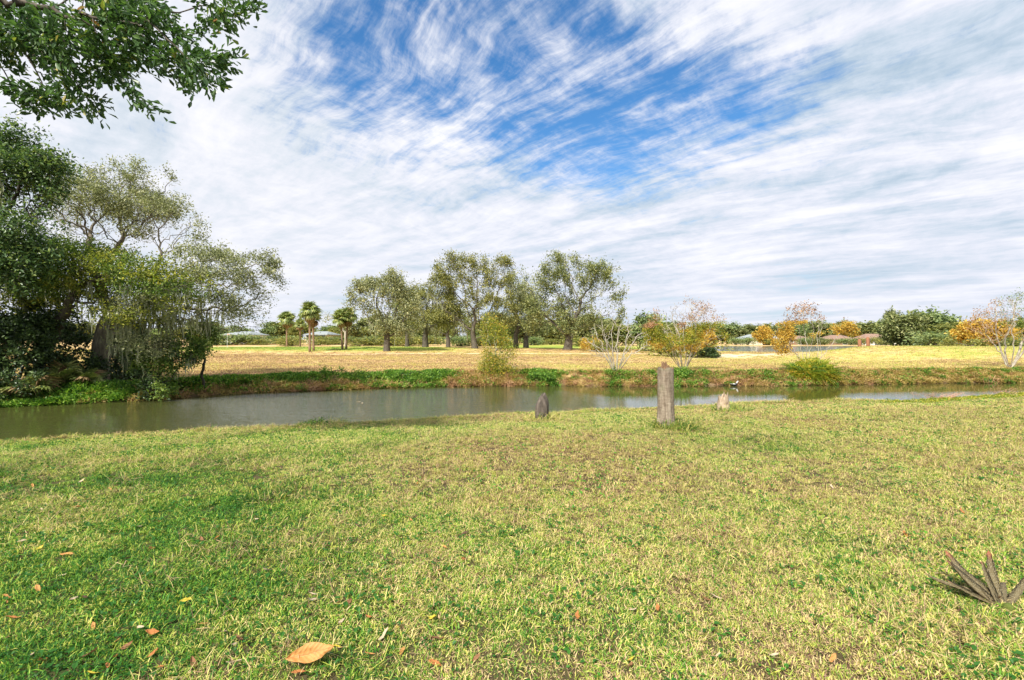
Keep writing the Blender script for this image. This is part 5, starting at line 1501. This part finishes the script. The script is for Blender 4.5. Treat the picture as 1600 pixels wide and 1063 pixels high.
tag(link('foliage', np_mesh('foliage', Vr - b, [np.stack([o_, o_ + 1, o_ + 2, o_ + 3], 1), np.stack([o_, o_ + 3, o_ + 4, o_ + 5], 1)], M['over'], False, {'tone': np.tile(tone[~own], 2)}), root), kind='stuff')

# ------------------------------------------------------------------ houses
M['stucco'] = plain('cream_stucco', (.62, .56, .46), .85, .2, .08)
M['stuccow'] = plain('white_stucco', (.72, .72, .70), .85, .2, .06)
M['brownwall'] = plain('brown_wall', (.22, .15, .11), .85, .2, .15)
M['roofgrey'] = plain('grey_shingles', (.27, .30, .31), .85, .2, .25, 2.5, bump=.4)
M['roofbrown'] = plain('brown_shingles', (.26, .17, .13), .85, .2, .25, 2.5, bump=.4)
M['glass'] = plain('dark_glass', (.03, .04, .05), .12, .6, .2)
M['screen'] = plain('dark_insect_screen', (.07, .085, .09), .6, .3, .2)
M['alu'] = plain('bronze_aluminium', (.10, .09, .08), .5, .5, .1)
M['white'] = plain('white_trim', (.75, .75, .73), .5, .4, .05)
def house(label, px, dd, w_px, eave_px, ridge_px, wall, roof, seed, rz=0.0, cage=None, ground_z=None):
    p = foot(px, dd); 
    if ground_z is not None: p[2] = ground_z
    s = dd / F; w = w_px * s; eave = max(2.0, EYE - (eave_px - 530) * s - p[2]); rh = max(1.0, (eave_px - ridge_px) * s)
    root = empty('house', tuple(p), rz); tag(root, label, 'house'); dp = 9.0
    MB().box((0, 0, eave / 2 - .3), (w, dp, eave + .6)).build('wall', M[wall], root)
    MB().hip((0, 0), w, dp, eave, rh, w * .5).build('roof', M[roof], root)
    k = max(3, int(w / 3.2)); r = random.Random(seed)
    for i_ in range(k):
        x_ = -w / 2 + (i_ + .5) * w / k; door = i_ == k // 2
        ww, hh, zc = (1.8, 2.05, 1.03) if door else (1.5, 1.15, 1.45)
        fr_ = MB()
        for sx in (-1, 1): fr_.box((x_ + sx * ww / 2, -dp / 2 - .04, zc), (.10, .10, hh + .1))
        for sz_ in (-1, 1): fr_.box((x_, -dp / 2 - .045, zc + sz_ * hh / 2), (ww - .1, .09, .09))
        fo = fr_.build('door' if door else 'window', M['white'], root)
        MB().box((x_, -dp / 2 - .02, zc), (ww - .1, .03, hh - .1)).build('pane', M['glass'], fo)
    if cage:
        cw, x0, chh = cage; cd = 5.0; y0 = -dp / 2 - cd - .05; fl = MB()
        n_ = int(cw / 2.2)
        for i_ in range(n_ + 1): fl.box((x0 + i_ * cw / n_, y0, chh / 2), (.09, .09, chh))
        for z_ in (.9, chh): fl.box((x0 + cw / 2, y0 - .005, z_), (cw, .07, .08))
        for i_ in range(n_ + 1): fl.box((x0 + i_ * cw / n_, y0 + cd / 2, chh + .04), (.08, cd - .1, .09))
        c_ = fl.build('cage_frame', M['alu'], root)
        for i_ in range(n_):
            MB().box((x0 + (i_ + .5) * cw / n_, y0 + .03, chh / 2), (cw / n_ - .1, .015, chh - .1)).build('screen_panel', M['screen'], c_)
    return root
house('low house with a grey roof and screened porch across the lake', 1184, 186, 60, 535, 527, 'stucco', 'roofgrey', 1, 0, (8, -3, 2.2))
house('low brown roofed house across the lake behind the orange shrub', 1240, 190, 40, 535, 529, 'brownwall', 'roofbrown', 2)
house('brown roofed house across the lake right of the orange shrub stems', 1306, 188, 36, 533, 526, 'brownwall', 'roofbrown', 3, .1)
house('low brown roofed house at the right end of the lake shore', 1364, 184, 44, 533, 524, 'stuccow', 'roofbrown', 4, -.1, (6, -5, 2.2))
house('pale low house with a grey roof across the field on the left', 384, 118, 36, 532, 527, 'stuccow', 'roofgrey', 5)
house('grey roofed house between the two left field oaks', 628, 122, 40, 532, 526, 'stuccow', 'roofgrey', 6)
house('low tan house behind the short cabbage palms', 505, 122, 30, 533, 528, 'stucco', 'roofgrey', 7)

# white car beside the house in the distance
p = foot(584, 128); root = empty('parked_car', tuple(p)); tag(root, 'tiny white car parked across the field left of the lopsided oak trunk', 'car')
MB().prism([(-2.1, .32), (-2.15, .75), (-1.9, .92), (-1.3, .97), (-.7, 1.42), (.9, 1.42), (1.45, .95), (2.0, .85), (2.1, .6), (2.1, .32)], -.85, .85).build('body', plain('white_car_paint', (.72, .73, .74), .25, .6, .03), root)
for x_ in (-.75, .65): MB().prism([(x_ - .5, .98), (x_ - .15, 1.36), (x_ + .38, 1.36), (x_ + .42, .98)], -.862, -.852).build('side_window', M['glass'], root)
for sx in (-1.3, 1.3):
    for sy in (-.83, .83):
        MB().tube([(sx, sy - .1, .33), (sx, sy + .1, .33)], [.33, .33], 14).build('wheel', plain('tyre', (.02, .02, .02), .9, .1), root)

# golf flag on the green
p = foot(355, 68); root = empty('golf_flag', tuple(p)); tag(root, 'thin flagstick standing on the green fairway at the left', 'flag')
MB().tube([(0, 0, -.05), (0, 0, 2.1)], [.02, .014], 6).build('pole', M['white'], root)
MB().prism([(0.015, 2.08), (.48, 1.95), (.015, 1.78)], -.006, .006).build('flag', plain('dull_flag', (.45, .30, .22), .8, .1), root)

# posts beside the far shore
for (px, t_, lb) in ((1343, 530, 'shorter rust brown snag trunk by the lake, left of the pair'), (1356, 527, 'taller rust brown snag trunk by the lake, right of the pair')):
    p = foot(px, 78); root = empty('snag_trunk', tuple(p)); tag(root, lb, 'tree stump'); h_ = EYE - (t_ - 530) * 78 / F - p[2]
    MB().tube([(0, 0, -.1), (.03, 0, h_ * .5), (-.02, 0, h_ * .96), (.03, 0, h_)], [.32, .26, .24, .12], 9).build('trunk', plain('rust_bark', (.28, .13, .07), .9, .1, .4, 4, bump=.5), root, True)
    MB().tube([(.05, 0, h_ * .6), (.30, 0, h_ * .75), (.42, 0, h_ * .92)], [.10, .07, .03], 6).build('branch_stub', M['bark'], root, True)

# muscovy duck at the waterline
M['feather_dark'] = plain('dark_feathers', (.018, .018, .020), .5, .4, .2, 20)
M['feather_white'] = plain('white_feathers', (.75, .75, .74), .7, .2, .05, 20)
p = np.array([(1147 - 800) / F * 21.45, 21.45, WATER]); root = empty('duck', tuple(p)); root.scale = (.55, .55, .55); tag(root, 'black and white duck resting at the foot of the far bank', 'duck')
def ell(P, Rr, n_=12): return MB().tube(P, Rr, n_)
ell([(-.34, 0, .16), (-.28, 0, .15), (-.16, 0, .13), (0, 0, .12), (.14, 0, .13), (.21, 0, .17), (.25, 0, .25), (.27, 0, .33), (.30, 0, .37), (.35, 0, .37), (.38, 0, .355)],
    [.015, .05, .10, .125, .11, .075, .048, .042, .052, .040, .012]).build('body', M['feather_dark'], root, True)
ell([(.20, 0, .22), (.25, 0, .29), (.27, 0, .35), (.31, 0, .39), (.35, 0, .385)], [.06, .055, .052, .050, .03]).build('head_patch', M['feather_white'], root, True)
ell([(.37, 0, .37), (.42, 0, .355), (.45, 0, .35)], [.020, .016, .008], 8).build('bill', plain('bill', (.5, .22, .12), .5, .3), root, True)
for sy in (-1, 1): ell([(.10, sy * .09, .17), (-.02, sy * .115, .18), (-.18, sy * .08, .19), (-.30, sy * .03, .20)], [.012, .032, .028, .006], 8).build('wing', M['feather_white'], root, True)
# pale leaves floating on the water
for k, (px, py) in enumerate(((1096, 603), (1103, 604), (1118, 602), (1145, 602), (560, 629), (566, 631))):
    dd = (EYE - WATER) * F / (py - 530)
    o = link('floating_leaf', lm[3][k % 3], None, ((px - 800) / F * dd, dd, WATER + .012)); o.scale = (.16, .16, .10); o.rotation_euler = (0, 0, k)
    tag(o, 'pale leaf floating on the canal below the far bank', 'leaf', 'pale leaves floating on the canal')
